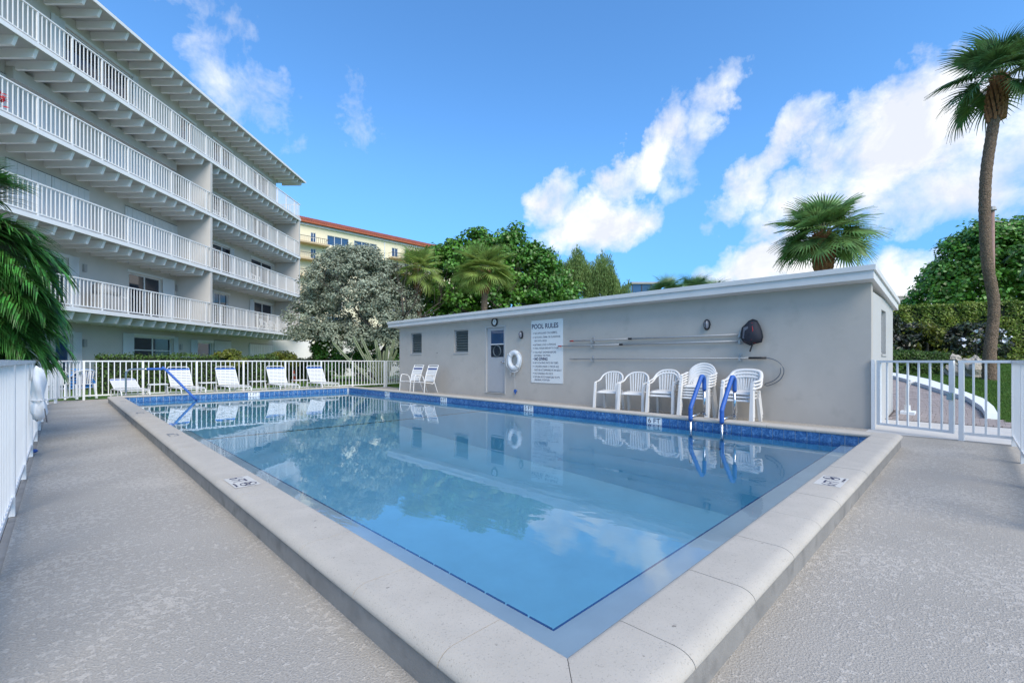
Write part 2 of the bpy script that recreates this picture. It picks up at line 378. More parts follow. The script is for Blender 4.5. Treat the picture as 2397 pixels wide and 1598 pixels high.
# ------------------------------------------------------------------ mesh helpers
class MB:
    def __init__(s): s.v = []; s.f = []

    def add(s, vs, fs):
        o = len(s.v); s.v.extend([tuple(p) for p in vs]); s.f.extend([tuple(i + o for i in f) for f in fs]); return s

    def bx(s, x0, x1, y0, y1, z0, z1):
        return s.add([(x0, y0, z0), (x1, y0, z0), (x1, y1, z0), (x0, y1, z0), (x0, y0, z1), (x1, y0, z1), (x1, y1, z1), (x0, y1, z1)],
                     [(0, 3, 2, 1), (4, 5, 6, 7), (0, 1, 5, 4), (1, 2, 6, 5), (2, 3, 7, 6), (3, 0, 4, 7)])

    def bar(s, a, b, w, h, up=(0, 0, 1)):            # rectangular bar from a to b, w across, h along up
        a, b = Vector(a), Vector(b); d = (b - a).normalized(); u = Vector(up)
        if abs(d.dot(u)) > .98: u = Vector((0, 1, 0))
        r = d.cross(u).normalized() * (w / 2); u = r.cross(d).normalized() * (h / 2)
        vs = [a - r - u, a + r - u, a + r + u, a - r + u, b - r - u, b + r - u, b + r + u, b - r + u]
        return s.add(vs, [(0, 1, 2, 3), (7, 6, 5, 4), (0, 4, 5, 1), (1, 5, 6, 2), (2, 6, 7, 3), (3, 7, 4, 0)])

    def tube(s, pts, r, n=8, flat=1.0, closed=False):
        pts = [Vector(p) for p in pts]; N = len(pts)
        rs = r if isinstance(r, (list, tuple)) else [r] * N
        prev = None; vs = []; fs = []
        for i, p in enumerate(pts):
            if closed: t = (pts[(i + 1) % N] - pts[i - 1])
            else: t = pts[min(i + 1, N - 1)] - pts[max(i - 1, 0)]
            t.normalize()
            if prev is None:
                u = Vector((0, 0, 1)) if abs(t.z) < .9 else Vector((0, 1, 0))
            else: u = prev
            a = t.cross(u); a.normalize(); u2 = a.cross(t).normalized(); prev = u2
            for k in range(n):
                an = 2 * PI * k / n
                vs.append(p + a * (math.cos(an) * rs[i]) + u2 * (math.sin(an) * rs[i] * flat))
        M_ = N if closed else N - 1
        for i in range(M_):
            for k in range(n):
                j = (i + 1) % N
                fs.append((i * n + k, i * n + (k + 1) % n, j * n + (k + 1) % n, j * n + k))
        if not closed:
            fs.append(tuple(range(n - 1, -1, -1))); fs.append(tuple((N - 1) * n + k for k in range(n)))
        return s.add(vs, fs)

    def prism(s, poly, axis, a, b):                  # poly: 2D points; axis x: (y,z), y: (x,z), z: (x,y)
        def P(p, t):
            return {'x': (t, p[0], p[1]), 'y': (p[0], t, p[1]), 'z': (p[0], p[1], t)}[axis]
        n = len(poly)
        vs = [P(p, a) for p in poly] + [P(p, b) for p in poly]
        fs = [tuple(range(n - 1, -1, -1)), tuple(range(n, 2 * n))] + [(i, (i + 1) % n, n + (i + 1) % n, n + i) for i in range(n)]
        return s.add(vs, fs)

    def disc(s, c, axis, r, d, n=20, ry=None):       # short cylinder centred at c along axis vector
        c = Vector(c); ax = Vector(axis).normalized(); u = Vector((0, 0, 1)) if abs(ax.z) < .9 else Vector((1, 0, 0))
        a = ax.cross(u).normalized(); u = a.cross(ax).normalized(); ry = ry or r
        ring = [a * math.cos(2 * PI * k / n) * r + u * math.sin(2 * PI * k / n) * ry for k in range(n)]
        vs = [c - ax * d / 2 + q for q in ring] + [c + ax * d / 2 + q for q in ring]
        return s.add(vs, [tuple(range(n - 1, -1, -1)), tuple(range(n, 2 * n))] + [(i, (i + 1) % n, n + (i + 1) % n, n + i) for i in range(n)])

    def holes(s, T, u0, u1, z0, z1, hs, th=.15):      # wall with openings; T(u, d, z) -> point, d = depth into the wall
        us = sorted({u0, u1, *[h[0] for h in hs], *[h[1] for h in hs]}); zs = sorted({z0, z1, *[h[2] for h in hs], *[h[3] for h in hs]})
        for i in range(len(us) - 1):
            for j in range(len(zs) - 1):
                cu, cz = (us[i] + us[i + 1]) / 2, (zs[j] + zs[j + 1]) / 2
                if any(h[0] < cu < h[1] and h[2] < cz < h[3] for h in hs): continue
                for d in (0, th):
                    s.add([T(us[i], d, zs[j]), T(us[i + 1], d, zs[j]), T(us[i + 1], d, zs[j + 1]), T(us[i], d, zs[j + 1])], [(0, 1, 2, 3)])
        for (a, b, c, d_) in hs:
            for (p, q) in (((a, c), (b, c)), ((b, c), (b, d_)), ((b, d_), (a, d_)), ((a, d_), (a, c))):
                s.add([T(p[0], 0, p[1]), T(q[0], 0, q[1]), T(q[0], th, q[1]), T(p[0], th, p[1])], [(0, 1, 2, 3)])
        for (p, q) in (((u0, z0), (u1, z0)), ((u1, z0), (u1, z1)), ((u1, z1), (u0, z1)), ((u0, z1), (u0, z0))):
            s.add([T(p[0], 0, p[1]), T(q[0], 0, q[1]), T(q[0], th, q[1]), T(p[0], th, p[1])], [(0, 1, 2, 3)])
        return s

    def mesh(s, name, m, o=(0, 0, 0), smooth=False):
        me = bpy.data.meshes.new(name)
        me.from_pydata([(p[0] - o[0], p[1] - o[1], p[2] - o[2]) for p in s.v], [], s.f)
        me.materials.append(M[m] if isinstance(m, str) else m)
        if smooth: me.polygons.foreach_set('use_smooth', [True] * len(me.polygons))
        me.update()
        return me

    def build(s, name, m, parent=None, o=(0, 0, 0), smooth=False, loc=None, **props):
        return ob(name, s.mesh(name, m, o, smooth), parent, loc=loc if loc is not None else (o if parent is None else None), **props)


def ob(name, me, parent=None, loc=None, rz=None, **props):
    q = bpy.data.objects.new(name, me); COL.objects.link(q)
    if parent is not None: q.parent = parent
    if loc is not None: q.location = loc
    if rz is not None: q.rotation_euler = (0, 0, rz)
    for k, v in props.items(): q[k] = v
    return q


def thing(name, label, cat, loc=(0, 0, 0), rz=0, group=None):
    q = bpy.data.objects.new(name, None); COL.objects.link(q); q.location = loc; q.rotation_euler = (0, 0, rz)
    q.empty_display_size = .1
    q['label'] = label; q['category'] = cat
    if group: q['group'] = group
    return q


def dup(root, loc, rz=None, label=None, group=None, scale=None):
    def cp(q, par):
        c = q.copy(); COL.objects.link(c); c.parent = par
        for ch in list(q.children): cp(ch, c)
        return c
    r = cp(root, None)
    r.location = loc
    if rz is not None: r.rotation_euler = (0, 0, rz)
    if scale: r.scale = (scale,) * 3
    if label: r['label'] = label
    if group: r['group'] = group
    return r


def text(body, size, parent, loc, rot, m='ink', name='lettering', ext=.001, align='LEFT', width=1.0, off=0.0):
    cu = bpy.data.curves.new(name, 'FONT'); cu.body = body; cu.size = size; cu.extrude = ext; cu.align_x = align
    cu.materials.append(M[m])
    cu.offset = off
    q = bpy.data.objects.new(name, cu); COL.objects.link(q)
    bpy.context.view_layer.update()
    me = bpy.data.meshes.new_from_object(q.evaluated_get(bpy.context.evaluated_depsgraph_get()))
    bpy.data.objects.remove(q)
    q = bpy.data.objects.new(name, me); COL.objects.link(q)
    q.parent = parent; q.location = loc; q.rotation_euler = rot
    q.scale = (width, 1, 1)
    return q


def smooth_path(pts, n=4):
    P = [Vector(p) for p in pts]; out = []
    for i in range(len(P) - 1):
        p0, p1, p2, p3 = P[max(i - 1, 0)], P[i], P[i + 1], P[min(i + 2, len(P) - 1)]
        for k in range(n):
            t = k / n
            out.append(.5 * ((2 * p1) + (-p0 + p2) * t + (2 * p0 - 5 * p1 + 4 * p2 - p3) * t * t + (-p0 + 3 * p1 - 3 * p2 + p3) * t ** 3))
    out.append(P[-1]); return out


rng = np.random.default_rng(11)


def leaves_mesh(name, m, pos, nrm, length, width, jit=.6, fold=0.0):
    """one quad leaf (or kite) per position; nrm is the rough facing direction"""
    N = len(pos)
    n = nrm + rng.normal(0, jit, (N, 3)); n /= np.linalg.norm(n, axis=1)[:, None] + 1e-9
    r = rng.normal(0, 1, (N, 3)); a = np.cross(n, r); a /= np.linalg.norm(a, axis=1)[:, None] + 1e-9
    b = np.cross(n, a)
    L = (length * rng.uniform(.7, 1.3, N))[:, None] / 2; Wd = (width * rng.uniform(.7, 1.3, N))[:, None] / 2
    v = np.stack([pos - a * L, pos - a * L * .1 + b * Wd, pos + a * L, pos - a * L * .1 - b * Wd], 1).reshape(-1, 3)
    return quads(name, m, v)


def quads(name, m, v):
    N = len(v) // 4
    me = bpy.data.meshes.new(name)
    me.vertices.add(4 * N); me.vertices.foreach_set('co', v.astype(np.float32).ravel())
    me.loops.add(4 * N); me.loops.foreach_set('vertex_index', np.arange(4 * N, dtype=np.int32))
    me.polygons.add(N); me.polygons.foreach_set('loop_start', np.arange(0, 4 * N, 4, dtype=np.int32))
    me.materials.append(M[m]); me.update(calc_edges=True)
    return me


def crown_points(lobes, clumps, per, cr, inner=.15):
    """leaf positions clustered in clumps over the surface of several ellipsoid lobes"""
    P, Nn = [], []
    w = np.array([l[3] * l[4] * l[5] for l in lobes]) ** (2 / 3); w = w / w.sum()
    for i in range(clumps):
        l = lobes[rng.choice(len(lobes), p=w)]
        d = rng.normal(0, 1, 3); d /= np.linalg.norm(d)
        if d[2] < -.55: d[2] *= -1
        rad = rng.uniform(.86, 1.06) if rng.random() > inner else rng.uniform(.45, .8)
        c = np.array(l[:3]) + d * np.array(l[3:6]) * rad
        k = int(per * rng.uniform(.6, 1.4)); s = cr * rng.uniform(.7, 1.35)
        q = rng.normal(0, 1, (k, 3)); q /= np.linalg.norm(q, axis=1)[:, None]; rr = rng.uniform(.35, 1, k)[:, None] ** .5
        P.append(c + q * rr * s * np.array([1, 1, .75])); Nn.append(q * .6 + d * .5 + np.array([0, 0, .45]))
    return np.concatenate(P), np.concatenate(Nn)

# ================================================================== GROUND
def sheet(name, m, rects, z, **kw):
    b = MB()
    for (x0, x1, y0, y1) in rects: b.add([(x0, y0, z), (x1, y0, z), (x1, y1, z), (x0, y1, z)], [(0, 1, 2, 3)])
    return b.build(name, m, o=(0, 0, 0), kind='structure', **kw)


PX0, PX1, PY0, PY1 = 1.14, 7.30, .905, 15.70      # inner edges of the coping
BIG = 900
sheet('lawn', 'lawn', [(-BIG, -.4, -BIG, BIG), (-.4, BIG, -BIG, -.6), (-.4, BIG, 17.6, BIG), (9.1, BIG, -.6, 17.6)], -.035)
sheet('deck', 'deck', [(-.225, .90, -3, 17.5), (.90, 7.55, -3, .66), (7.55, 9.30, -3, 17.5), (.90, 7.55, 15.95, 17.5), (9.30, 9.75, 15.5, 17.5)], 0)
sheet('walkway', 'walk', [(8.80, 10.94, -1.6, 1.16)], .004)
b = MB().bx(-.265, -.225, -3, 17.5, -.2, -.004); b.build('deck_edge', 'curb', kind='structure')
sheet('mulch_bed', 'mulch', [(-2.6, -.265, -3, 19.0), (-.265, 10.2, 17.5, 18.1)], -.028)


def zr(X, Y):
    yc = X * FX + Y * FY
    return max(0.0, .083 * (yc - 8.5))


def slope_sheet(name, m, x0, x1, y0, y1, n, dz, cond=None):
    b = MB(); g = {}
    xs = [x0 + (x1 - x0) * (i / n) ** 1.6 for i in range(n + 1)]; ys = [y0 + (y1 - y0) * j / n for j in range(n + 1)]
    for i, x in enumerate(xs):
        for j, y in enumerate(ys): g[i, j] = len(b.v); b.v.append((x, y, zr(x, y) + dz))
    for i in range(n):
        for j in range(n):
            if cond and not cond((xs[i] + xs[i + 1]) / 2, (ys[j] + ys[j + 1]) / 2): continue
            b.f.append((g[i, j], g[i + 1, j], g[i + 1, j + 1], g[i, j + 1]))
    return b.build(name, m, smooth=True, kind='structure')


slope_sheet('garden_lawn', 'lawn', 10.96, 70, -40, 1.1, 40, -.012)
slope_sheet('garden_lawn', 'lawn', 12.4, 60, 1.1, 16, 24, -.012)

# brick path with its white kerb
KI = [(19.6, 2.3), (18.9, 1.75), (17.87, 1.31), (15.96, .60), (15.15, .27), (14.72, .08), (14.04, -.02), (13.24, -.14), (12.25, -.18)]
KO = [(20.1, 1.9), (19.4, 1.36), (18.6, .94), (16.77, .38), (15.43, .02), (14.6, -.20), (13.42, -.31), (12.45, -.34)]


def resample(pts, n):
    P = np.array(pts); d = np.r_[0, np.cumsum(np.linalg.norm(np.diff(P, axis=0), axis=1))]
    t = np.linspace(0, d[-1], n); return [(float(np.interp(a, d, P[:, 0])), float(np.interp(a, d, P[:, 1]))) for a in t]


ki, ko = resample(KI, 26), resample(KO, 26)
b = MB()
for i in range(26):
    for (p, dz) in ((ki[i], -.05), (ki[i], .12), (ko[i], .12), (ko[i], -.05)): b.v.append((p[0], p[1], zr(*p) + dz))
for i in range(25):
    for k in range(4): b.f.append((4 * i + k, 4 * i + (k + 1) % 4, 4 * i + 4 + (k + 1) % 4, 4 * i + 4 + k))
b.f += [(3, 2, 1, 0), (100, 101, 102, 103)]
b.build('kerb', 'kerbw', kind='structure')


def kerbY(x):
    P = sorted(ki); return float(np.interp(x, [p[0] for p in P], [p[1] for p in P])) if x > 12.25 else (-.2 - (12.25 - x) * .1)


path = MB()
for i in range(40):
    xa, xb = 10.94 + i * .23, 10.94 + (i + 1) * .23
    ya0, yb0 = kerbY(xa) - .02, kerbY(xb) - .02
    if xa < 12.25: ya0 = -1.6
    if xb < 12.25: yb0 = -1.6
    yt = 1.14 if xb < 12.2 else 3.0
    for q in range(12):
        f0, f1 = q / 12, (q + 1) / 12
        A, B_, C_, D_ = [(x, y0 + (yt - y0) * f) for x, y0, f in ((xa, ya0, f0), (xb, yb0, f0), (xb, yb0, f1), (xa, ya0, f1))]
        path.add([(p[0], p[1], zr(*p) - .004) for p in (A, B_, C_, D_)], [(0, 1, 2, 3)])
patho = path.build('path', 'brickj', kind='structure')
bl = MB().bx(-.096, .096, -.046, .046, -.002, .018)
brick_me = bl.mesh('brick', 'brickp')
tilt = Vector((-.083 * FX, -.083 * FY, 1)).normalized()
cnt = 0; far_b = MB(); rr = random.Random(3)
cells = []
x = 11.05
y = -1.5
while y < 1.12: cells.append((x, y, 0)); y += .10            # soldier course along the concrete
r = 0
x = 11.21
while x < 19.6:
    y = (kerbY(x) + .03 if x > 12.25 else -1.5) - (.1 if r % 2 else 0) + .1
    top = 1.10 if x < 12.2 else 2.6
    while y < top - .05: cells.append((x, y, PI / 2)); y += .20
    x += .10; r += 1
cells.sort(key=lambda c: (c[0] * FX + c[1] * FY) + (50 if c[1] < -.4 else 0))
for (x, y, a) in cells:
    z = zr(x, y); q = Vector((0, 0, 1)) if z == 0 else tilt
    rot = q.to_track_quat('Z', 'Y').to_matrix() @ Matrix.Rotation(a, 3, 'Z') if z > 0 else Matrix.Rotation(a, 3, 'Z')
    if z > 0: rot = Vector((0, 0, 1)).rotation_difference(tilt).to_matrix() @ Matrix.Rotation(a + rr.uniform(-.02, .02), 3, 'Z')
    if cnt < 296:
        o = ob('brick', brick_me, patho, loc=(x, y, z + rr.uniform(0, .003))); o.rotation_euler = rot.to_euler(); cnt += 1
    else:
        far_b.add([rot @ Vector(v) + Vector((x, y, z)) for v in bl.v], bl.f)
far_b.build('brick', 'brickp', patho, kind='stuff')

# ================================================================== POOL
pool = thing('swimming_pool', 'rectangular swimming pool with raised pale stone coping and blue tile band, full of still water', 'pool', (PX0, PY0, 0))
PO = (PX0, PY0, 0)
HC = .17
# basin: plaster walls and sloping floor, a shallow ledge on the near and left sides
LX, LY = 1.45, 1.22
b = MB()
fl = {}
for (nm, x, y, z) in (('a', LX, LY, -1.35), ('b', PX1 + .02, LY, -1.35), ('c', PX1 + .02, PY1 + .02, -.72), ('d', LX, PY1 + .02, -.72)): fl[nm] = (x, y, z)
b.add([fl['a'], fl['b'], fl['c'], fl['d']], [(0, 1, 2, 3)])
for p, q in (('a', 'b'), ('b', 'c'), ('c', 'd'), ('d', 'a')):
    P, Q = fl[p], fl[q]
    b.add([P, Q, (Q[0], Q[1], -.035), (P[0], P[1], -.035)], [(0, 1, 2, 3)])
b.build('basin', 'plaster', pool, PO)
b = MB()
b.add([(PX0 - .03, PY0 - .03, -.02), (PX1 + .03, PY0 - .03, -.02), (PX1 + .03, LY, -.02), (LX, LY, -.02), (PX0 - .03, LY, -.02),
       (LX, PY1 + .03, -.02), (PX0 - .03, PY1 + .03, -.02)], [(0, 1, 2, 3, 4), (4, 3, 5, 6)])
b.build('ledge', 'ledge', pool, PO)
b = MB()
for k in range(41):
    x = LX + .143 * k
    if x + .139 < PX1: b.bx(x, x + .139, LY, LY + .008, -.036, -.017)
for k in range(102):
    y = LY + .143 * k
    if y + .139 < PY1: b.bx(LX, LX + .008, y + .0125, y + .139, -.036, -.016)
for k in range(101):
    y = LY + .143 * k
    b.bx(PX1 + .008, PX1 + .019, y + .002, y + .141, -.04, -.006)
for k in range(40):
    x = LX + .143 * k
    b.bx(x + .014, x + .141, PY1 + .008, PY1 + .019, -.04, -.006)
b.build('trim_tile', 'trim', pool, PO, kind='stuff')
# tile band
wb = MB()
wb.add([(PX0 - .02, PY0 - .02, -.03), (PX0 - .02, PY1 + .02, -.03), (PX0 - .02, PY1 + .02, .125), (PX0 - .02, PY0 - .02, .125)], [(0, 1, 2, 3)])
wb.add([(PX1 + .02, PY0 - .02, -.04), (PX1 + .02, PY1 + .02, -.04), (PX1 + .02, PY1 + .02, .125), (PX1 + .02, PY0 - .02, .125)], [(0, 1, 2, 3)])
wb.add([(PX0 - .02, PY0 - .02, -.03), (PX1 + .02, PY0 - .02, -.03), (PX1 + .02, PY0 - .02, .125), (PX0 - .02, PY0 - .02, .125)], [(0, 1, 2, 3)])
wb.add([(PX0 - .02, PY1 + .02, -.04), (PX1 + .02, PY1 + .02, -.04), (PX1 + .02, PY1 + .02, .125), (PX0 - .02, PY1 + .02, .125)], [(0, 1, 2, 3)])
wb.build('grout_bed', 'grout', pool, PO)
TW = .1425
tm_x = MB().bx(0, .008, -.0672, .0672, -.062, .062).mesh('tile', 'tile')
tm_y = MB().bx(-.0672, .0672, 0, .008, -.062, .062).mesh('tile', 'tile')
MARK_R = [(12.95, '3'), (9.95, '4'), (6.84, '5'), (3.85, '6')]
MARK_F = (4.23, '3')
for k in range(104):
    y = PY0 + .055 + TW * k
    if y > PY1 - .03: break
    skip = any(abs(y - my) < TW * .95 for my, _ in MARK_R)
    if not skip: ob('tile', tm_x, pool, loc=(PX1 + .020 - .0075 - PO[0], y - PO[1], .057))
    ob('tile', tm_x, pool, loc=(PX0 - .020 - PO[0], y - PO[1], .057))
for k in range(43):
    x = PX0 + .07 + TW * k
    if not abs(x - MARK_F[0]) < TW * .95: ob('tile', tm_y, pool, loc=(x - PO[0], PY1 + .020 - .0075 - PO[1], .057))
    ob('tile', tm_y, pool, loc=(x - PO[0], PY0 - .02 - PO[1], .057))
for my, ch in MARK_R:
    yy = min([PY0 + .055 + TW * k for k in range(104)], key=lambda v: abs(v - my - TW / 2)) - TW / 2
    mk = MB().bx(PX1 + .0105, PX1 + .02, yy - .138, yy + .138, -.005, .119).build('depth_marker', 'marker', pool, PO)
    t = text('%s FT' % ({'3': '4', '4': '4'}.get(ch, ch)), .125, mk, (PX1 + .009 - PO[0], yy + .115 - PO[1], .018), (PI / 2, 0, -PI / 2))
    mk['label'] = 'white depth tile reading %s FT' % ({'3': '4', '4': '4'}.get(ch, ch))
xx = MARK_F[0]
mk = MB().bx(xx - .138, xx + .138, PY1 + .0105, PY1 + .02, -.005, .119).build('depth_marker', 'marker', pool, PO)
text('3 FT', .125, mk, (xx - .115 - PO[0], PY1 + .009 - PO[1], .018), (PI / 2, 0, 0)); mk['label'] = 'white depth tile reading 3 FT'
# coping stones, mitred at the corners
PROF = [(.014, .119), (.004, .124), (.000, .134), (.000, .150), (.005, .161), (.016, .168), (.03, .170), (.222, .170), (.238, .1685), (.254, .1645), (.268, .158), (.280, .149), (.288, .138), (.291, .127), (.288, .120), (.275, .117)]


def stone(p0, ax, out, a, bb, m0=0, m1=0):
    """run from a to bb along unit ax from p0; out is the outward unit; m0/m1 = 1 for a mitred end"""
    mb = MB(); n = len(PROF)
    for end, t, mi in ((0, a, m0), (1, bb, m1)):
        for (c, z) in PROF:
            tt = t + (-c if end == 0 else c) * mi + (.002 if end == 0 else -.002)
            mb.v.append((p0[0] + ax[0] * tt + out[0] * c, p0[1] + ax[1] * tt + out[1] * c, z))
    mb.v += mb.v[:2 * n]
    mb.f = [(i, (i + 1) % n, n + (i + 1) % n, n + i) for i in range(n)] + [tuple(range(3 * n - 1, 2 * n - 1, -1)), tuple(range(3 * n, 4 * n))]
    me = mb.mesh('coping_stone', 'coping', PO)
    me.polygons.foreach_set('use_smooth', [len(p.vertices) == 4 for p in me.polygons])
    o = ob('coping_stone', me, pool)
    o.location.z = rr.uniform(-.0008, .0008)
    return o


def run(p0, ax, out, L, joints):
    js = [0] + [j for j in joints if .1 < j < L - .1] + [L]
    for i in range(len(js) - 1): stone(p0, ax, out, js[i], js[i + 1], int(i == 0), int(i == len(js) - 2))


LXp, LYp = PX1 - PX0, PY1 - PY0
run((PX0, PY0), (1, 0), (0, -1), LXp, [.285 + .567 * k for k in range(12)])
run((PX0, PY0), (0, 1), (-1, 0), LYp, [.29 + .596 * k for k in range(30)])
run((PX1, PY0), (0, 1), (1, 0), LYp, [.6 * k for k in range(1, 30)])
run((PX0, PY1), (1, 0), (0, 1), LXp, [.6 * k for k in range(1, 12)])
b = MB()                                                    # raised curb under the coping
b.bx(PX0 - .272, PX0 - .022, PY0 - .272, PY1 + .272, -.2, .1185); b.bx(PX1 + .022, PX1 + .272, PY0 - .272, PY1 + .272, -.2, .1185)
b.bx(PX0 - .022, PX1 + .022, PY0 - .272, PY0 - .022, -.2, .1185); b.bx(PX0 - .022, PX1 + .022, PY1 + .022, PY1 + .272, -.2, .1185)
b.build('curb', 'curb', pool, PO)
b = MB()                                                    # mortar showing in the joints
b.bx(PX0 - .235, PX0 - .02, PY0 - .235, PY1 + .235, .12, .164); b.bx(PX1 + .02, PX1 + .235, PY0 - .235, PY1 + .235, .12, .164)
b.bx(PX0 - .0195, PX1 + .0195, PY0 - .235, PY0 - .02, .12, .164); b.bx(PX0 - .0195, PX1 + .0195, PY1 + .02, PY1 + .235, .12, .164)
b.build('mortar', 'curb', pool, PO)
# water
b = MB().add([(PX0 - .015, PY0 - .015, .004), (PX1 + .012, PY0 - .015, .004), (PX1 + .012, PY1 + .012, .004), (PX0 - .015, PY1 + .012, .004)], [(0, 1, 2, 3)])
b.build('water', 'water', kind='structure')
# floor break line as refraction lifts it, built as a line under the surface
MB().tube([(LX, 7.56, -.004), (4.3, 7.56, -.012), (PX1, 7.60, -.004)], .006, 5).build('floor_break_line', 'black', o=(LX, 7.56, 0),
    label='dark floor break line of the pool, built as a thin line just under the water', category='rope')


# decals on the coping: depth and no-diving symbol
def decal(x, y, rz, s, lab):
    t = thing('depth_decal', lab, 'pool marking', (x, y, HC + .0012), rz)
    MB().bx(-.19 * s, .0, -.085 * s, .085 * s, 0, .0012).add([(.004, -.085 * s, .0012), (.16 * s, -.085 * s, .0012), (.16 * s, .085 * s, .0012), (.004, .085 * s, .0012)], [(0, 1, 2, 3)]).build('tile_plate', mat('decal_plate', (.56, .54, .50), .5), t)
    text('6 FT', .135 * s, t, (-.18 * s, -.052 * s, .0022), (0, 0, 0), ext=.0004, width=.66)
    ring = MB().tube([(.085 * s + .052 * s * math.cos(a), .018 * s + .052 * s * math.sin(a), .003) for a in [k * PI / 12 for k in range(24)]], .0035 * s, 4, .3, True)
    ring.bar((.048 * s, .052 * s, .003), (.122 * s, -.016 * s, .003), .008 * s, .002)
    ring.bar((.055 * s, .0, .003), (.11 * s, .025 * s, .003), .014 * s, .002)
    ring.build('no_diving_symbol', 'ink', t)
    text('NO DIVING', .022 * s, t, (.012 * s, -.072 * s, .0022), (0, 0, 0), ext=.0004)
    return t


decal(4.24, .762, 0, 1.0, 'white 6 FT decal with no diving symbol on the near right coping')
decal(.985, 3.93, -PI / 2, 1.0, 'white 6 FT decal with no diving symbol on the left coping')
def faded(x, y, lab, n):
    t = thing('faded_marking', lab, 'pool marking', (x, y, HC + .0012), -PI / 2)
    b = MB()
    for (a, c, d, e) in ((-.15, -.03, -.05, .02), (-.10, -.02, .03, .05), (-.02, .03, .035, .05), (.04, .10, .028, .045), (-.12, .12, -.06, -.045), (.07, .11, -.01, .03))[:n]:
        b.bx(a, c, d, e, 0, .001)
    b.build('worn_print', mat('worn_print', (.24, .245, .25), .8, .3, 60), t)


faded(1.0, 7.05, 'worn grey depth marking on left coping, nearest of three', 6)
faded(1.0, 10.4, 'worn grey depth marking on left coping, middle of three', 5)
faded(1.0, 13.6, 'worn grey depth marking on left coping beside the shallow end', 4)

# ================================================================== POOL HOUSE
WX = 9.27; SY0, SY1 = 1.14, 15.54; SB = 12.12; WH = 2.36
shed = thing('pool_house', 'low grey stucco pool house with flat white-edged roof along the pool', 'pool house', (WX, SY0, 0))
SO = (WX, SY0, 0)
Tf = lambda u, d, z: (WX + d, u, z)
H1 = (14.02, 14.74, 1.355, 2.12); H2 = (11.37, 12.10, 1.36, 2.11); HD = (9.63, 10.53, .145, 2.15)
b = MB().holes(Tf, SY0, SY1, 0, WH + .06, [H1, H2, HD], .15)
b.build('wall', 'shed', shed, SO)
HE = (10.05 + .0, 10.36, 1.28, 2.13)
HE = (10.45, 11.05, 1.22, 2.02)
Te = lambda u, d, z: (u, SY0 + .002 + d, z)
b = MB().holes(Te, WX + .151, SB, 0, WH - .13, [HE], .15)
b.bx(WX + .151, SB, SY1 - .15, SY1, 0, WH - .13); b.bx(SB - .15, SB, SY0 + .16, SY1 - .16, 0, WH - .13)
w2 = b.build('end_wall', 'shedend', shed, SO); w2['label'] = 'paler end wall beside the gate'
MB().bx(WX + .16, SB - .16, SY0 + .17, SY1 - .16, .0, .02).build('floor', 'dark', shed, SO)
# roof: sloping slab with stepped fascia
rx0, rx1, ry0, ry1 = WX - .30, SB + .28, SY0 - .09, SY1 + .42
sl = lambda x: 2.60 - (x - rx0) * .070
b = MB()
for (e, za, zb) in ((0, -.085, 0), (.028, -.215, -.086)):
    x0, x1, y0, y1 = rx0 + e, rx1 - e, ry0 + e, ry1 - e
    b.add([(x0, y0, sl(x0) + za), (x1, y0, sl(x1) + za), (x1, y1, sl(x1) + za), (x0, y1, sl(x0) + za),
           (x0, y0, sl(x0) + zb), (x1, y0, sl(x1) + zb), (x1, y1, sl(x1) + zb), (x0, y1, sl(x0) + zb)],
          [(0, 3, 2, 1), (4, 5, 6, 7), (0, 1, 5, 4), (1, 2, 6, 5), (2, 3, 7, 6), (3, 0, 4, 7)])
roof = b.build('roof', 'fascia', shed, SO)
MB().add([(rx0 + .03, ry0 + .03, sl(rx0) + .004), (rx1 - .03, ry0 + .03, sl(rx1) + .006), (rx1 - .03, ry1 - .03, sl(rx1) + .006), (rx0 + .03, ry1 - .03, sl(rx0) + .004)], [(0, 1, 2, 3)]).build('roof_membrane', 'roofw', roof, SO)


def louvre(T, u0, u1, z0, z1, n, lab=None):
    f = MB()
    def bxT(m, ua, ub, da, db, za, zb):
        P = [T(u, d, z) for z in (za, zb) for (u, d) in ((ua, da), (ub, da), (ub, db), (ua, db))]
        m.add(P, [(0, 3, 2, 1), (4, 5, 6, 7), (0, 1, 5, 4), (1, 2, 6, 5), (2, 3, 7, 6), (3, 0, 4, 7)])
    w = .035
    bxT(f, u0, u0 + w, .05, .11, z0, z1); bxT(f, u1 - w, u1, .05, .11, z0, z1); bxT(f, u0 + w, u1 - w, .05, .11, z0, z0 + w); bxT(f, u0 + w, u1 - w, .05, .11, z1 - w, z1)
    fo = f.build('louvre_window', 'alum', shed, SO)
    if lab: fo['label'] = lab
    h = (z1 - z0 - 2 * w) / n
    for k in range(n):
        za = z0 + w + k * h
        s = MB(); a, c = T(u0 + w, .055, za), T(u1 - w, .055, za); e, g = T(u1 - w, .10, za + h * .98), T(u0 + w, .10, za + h * .98)
        s.add([a, c, e, g, tuple(Vector(a) + Vector((0, 0, .006))), tuple(Vector(c) + Vector((0, 0, .006))), tuple(Vector(e) + Vector((0, 0, .006))), tuple(Vector(g) + Vector((0, 0, .006)))],
              [(0, 3, 2, 1), (4, 5, 6, 7), (0, 1, 5, 4), (1, 2, 6, 5), (2, 3, 7, 6), (3, 0, 4, 7)])
        s.build('slat', 'glassg', fo, SO)
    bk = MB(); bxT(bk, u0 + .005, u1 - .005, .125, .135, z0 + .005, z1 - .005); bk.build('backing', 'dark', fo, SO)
    sill = MB(); bxT(sill, u0 - .03, u1 + .03, -.02, .048, z0 - .035, z0); sill.build('sill', 'shedend', fo, SO)


louvre(Tf, *H1, 8); louvre(Tf, *H2, 8); louvre(Te, *HE, 8)
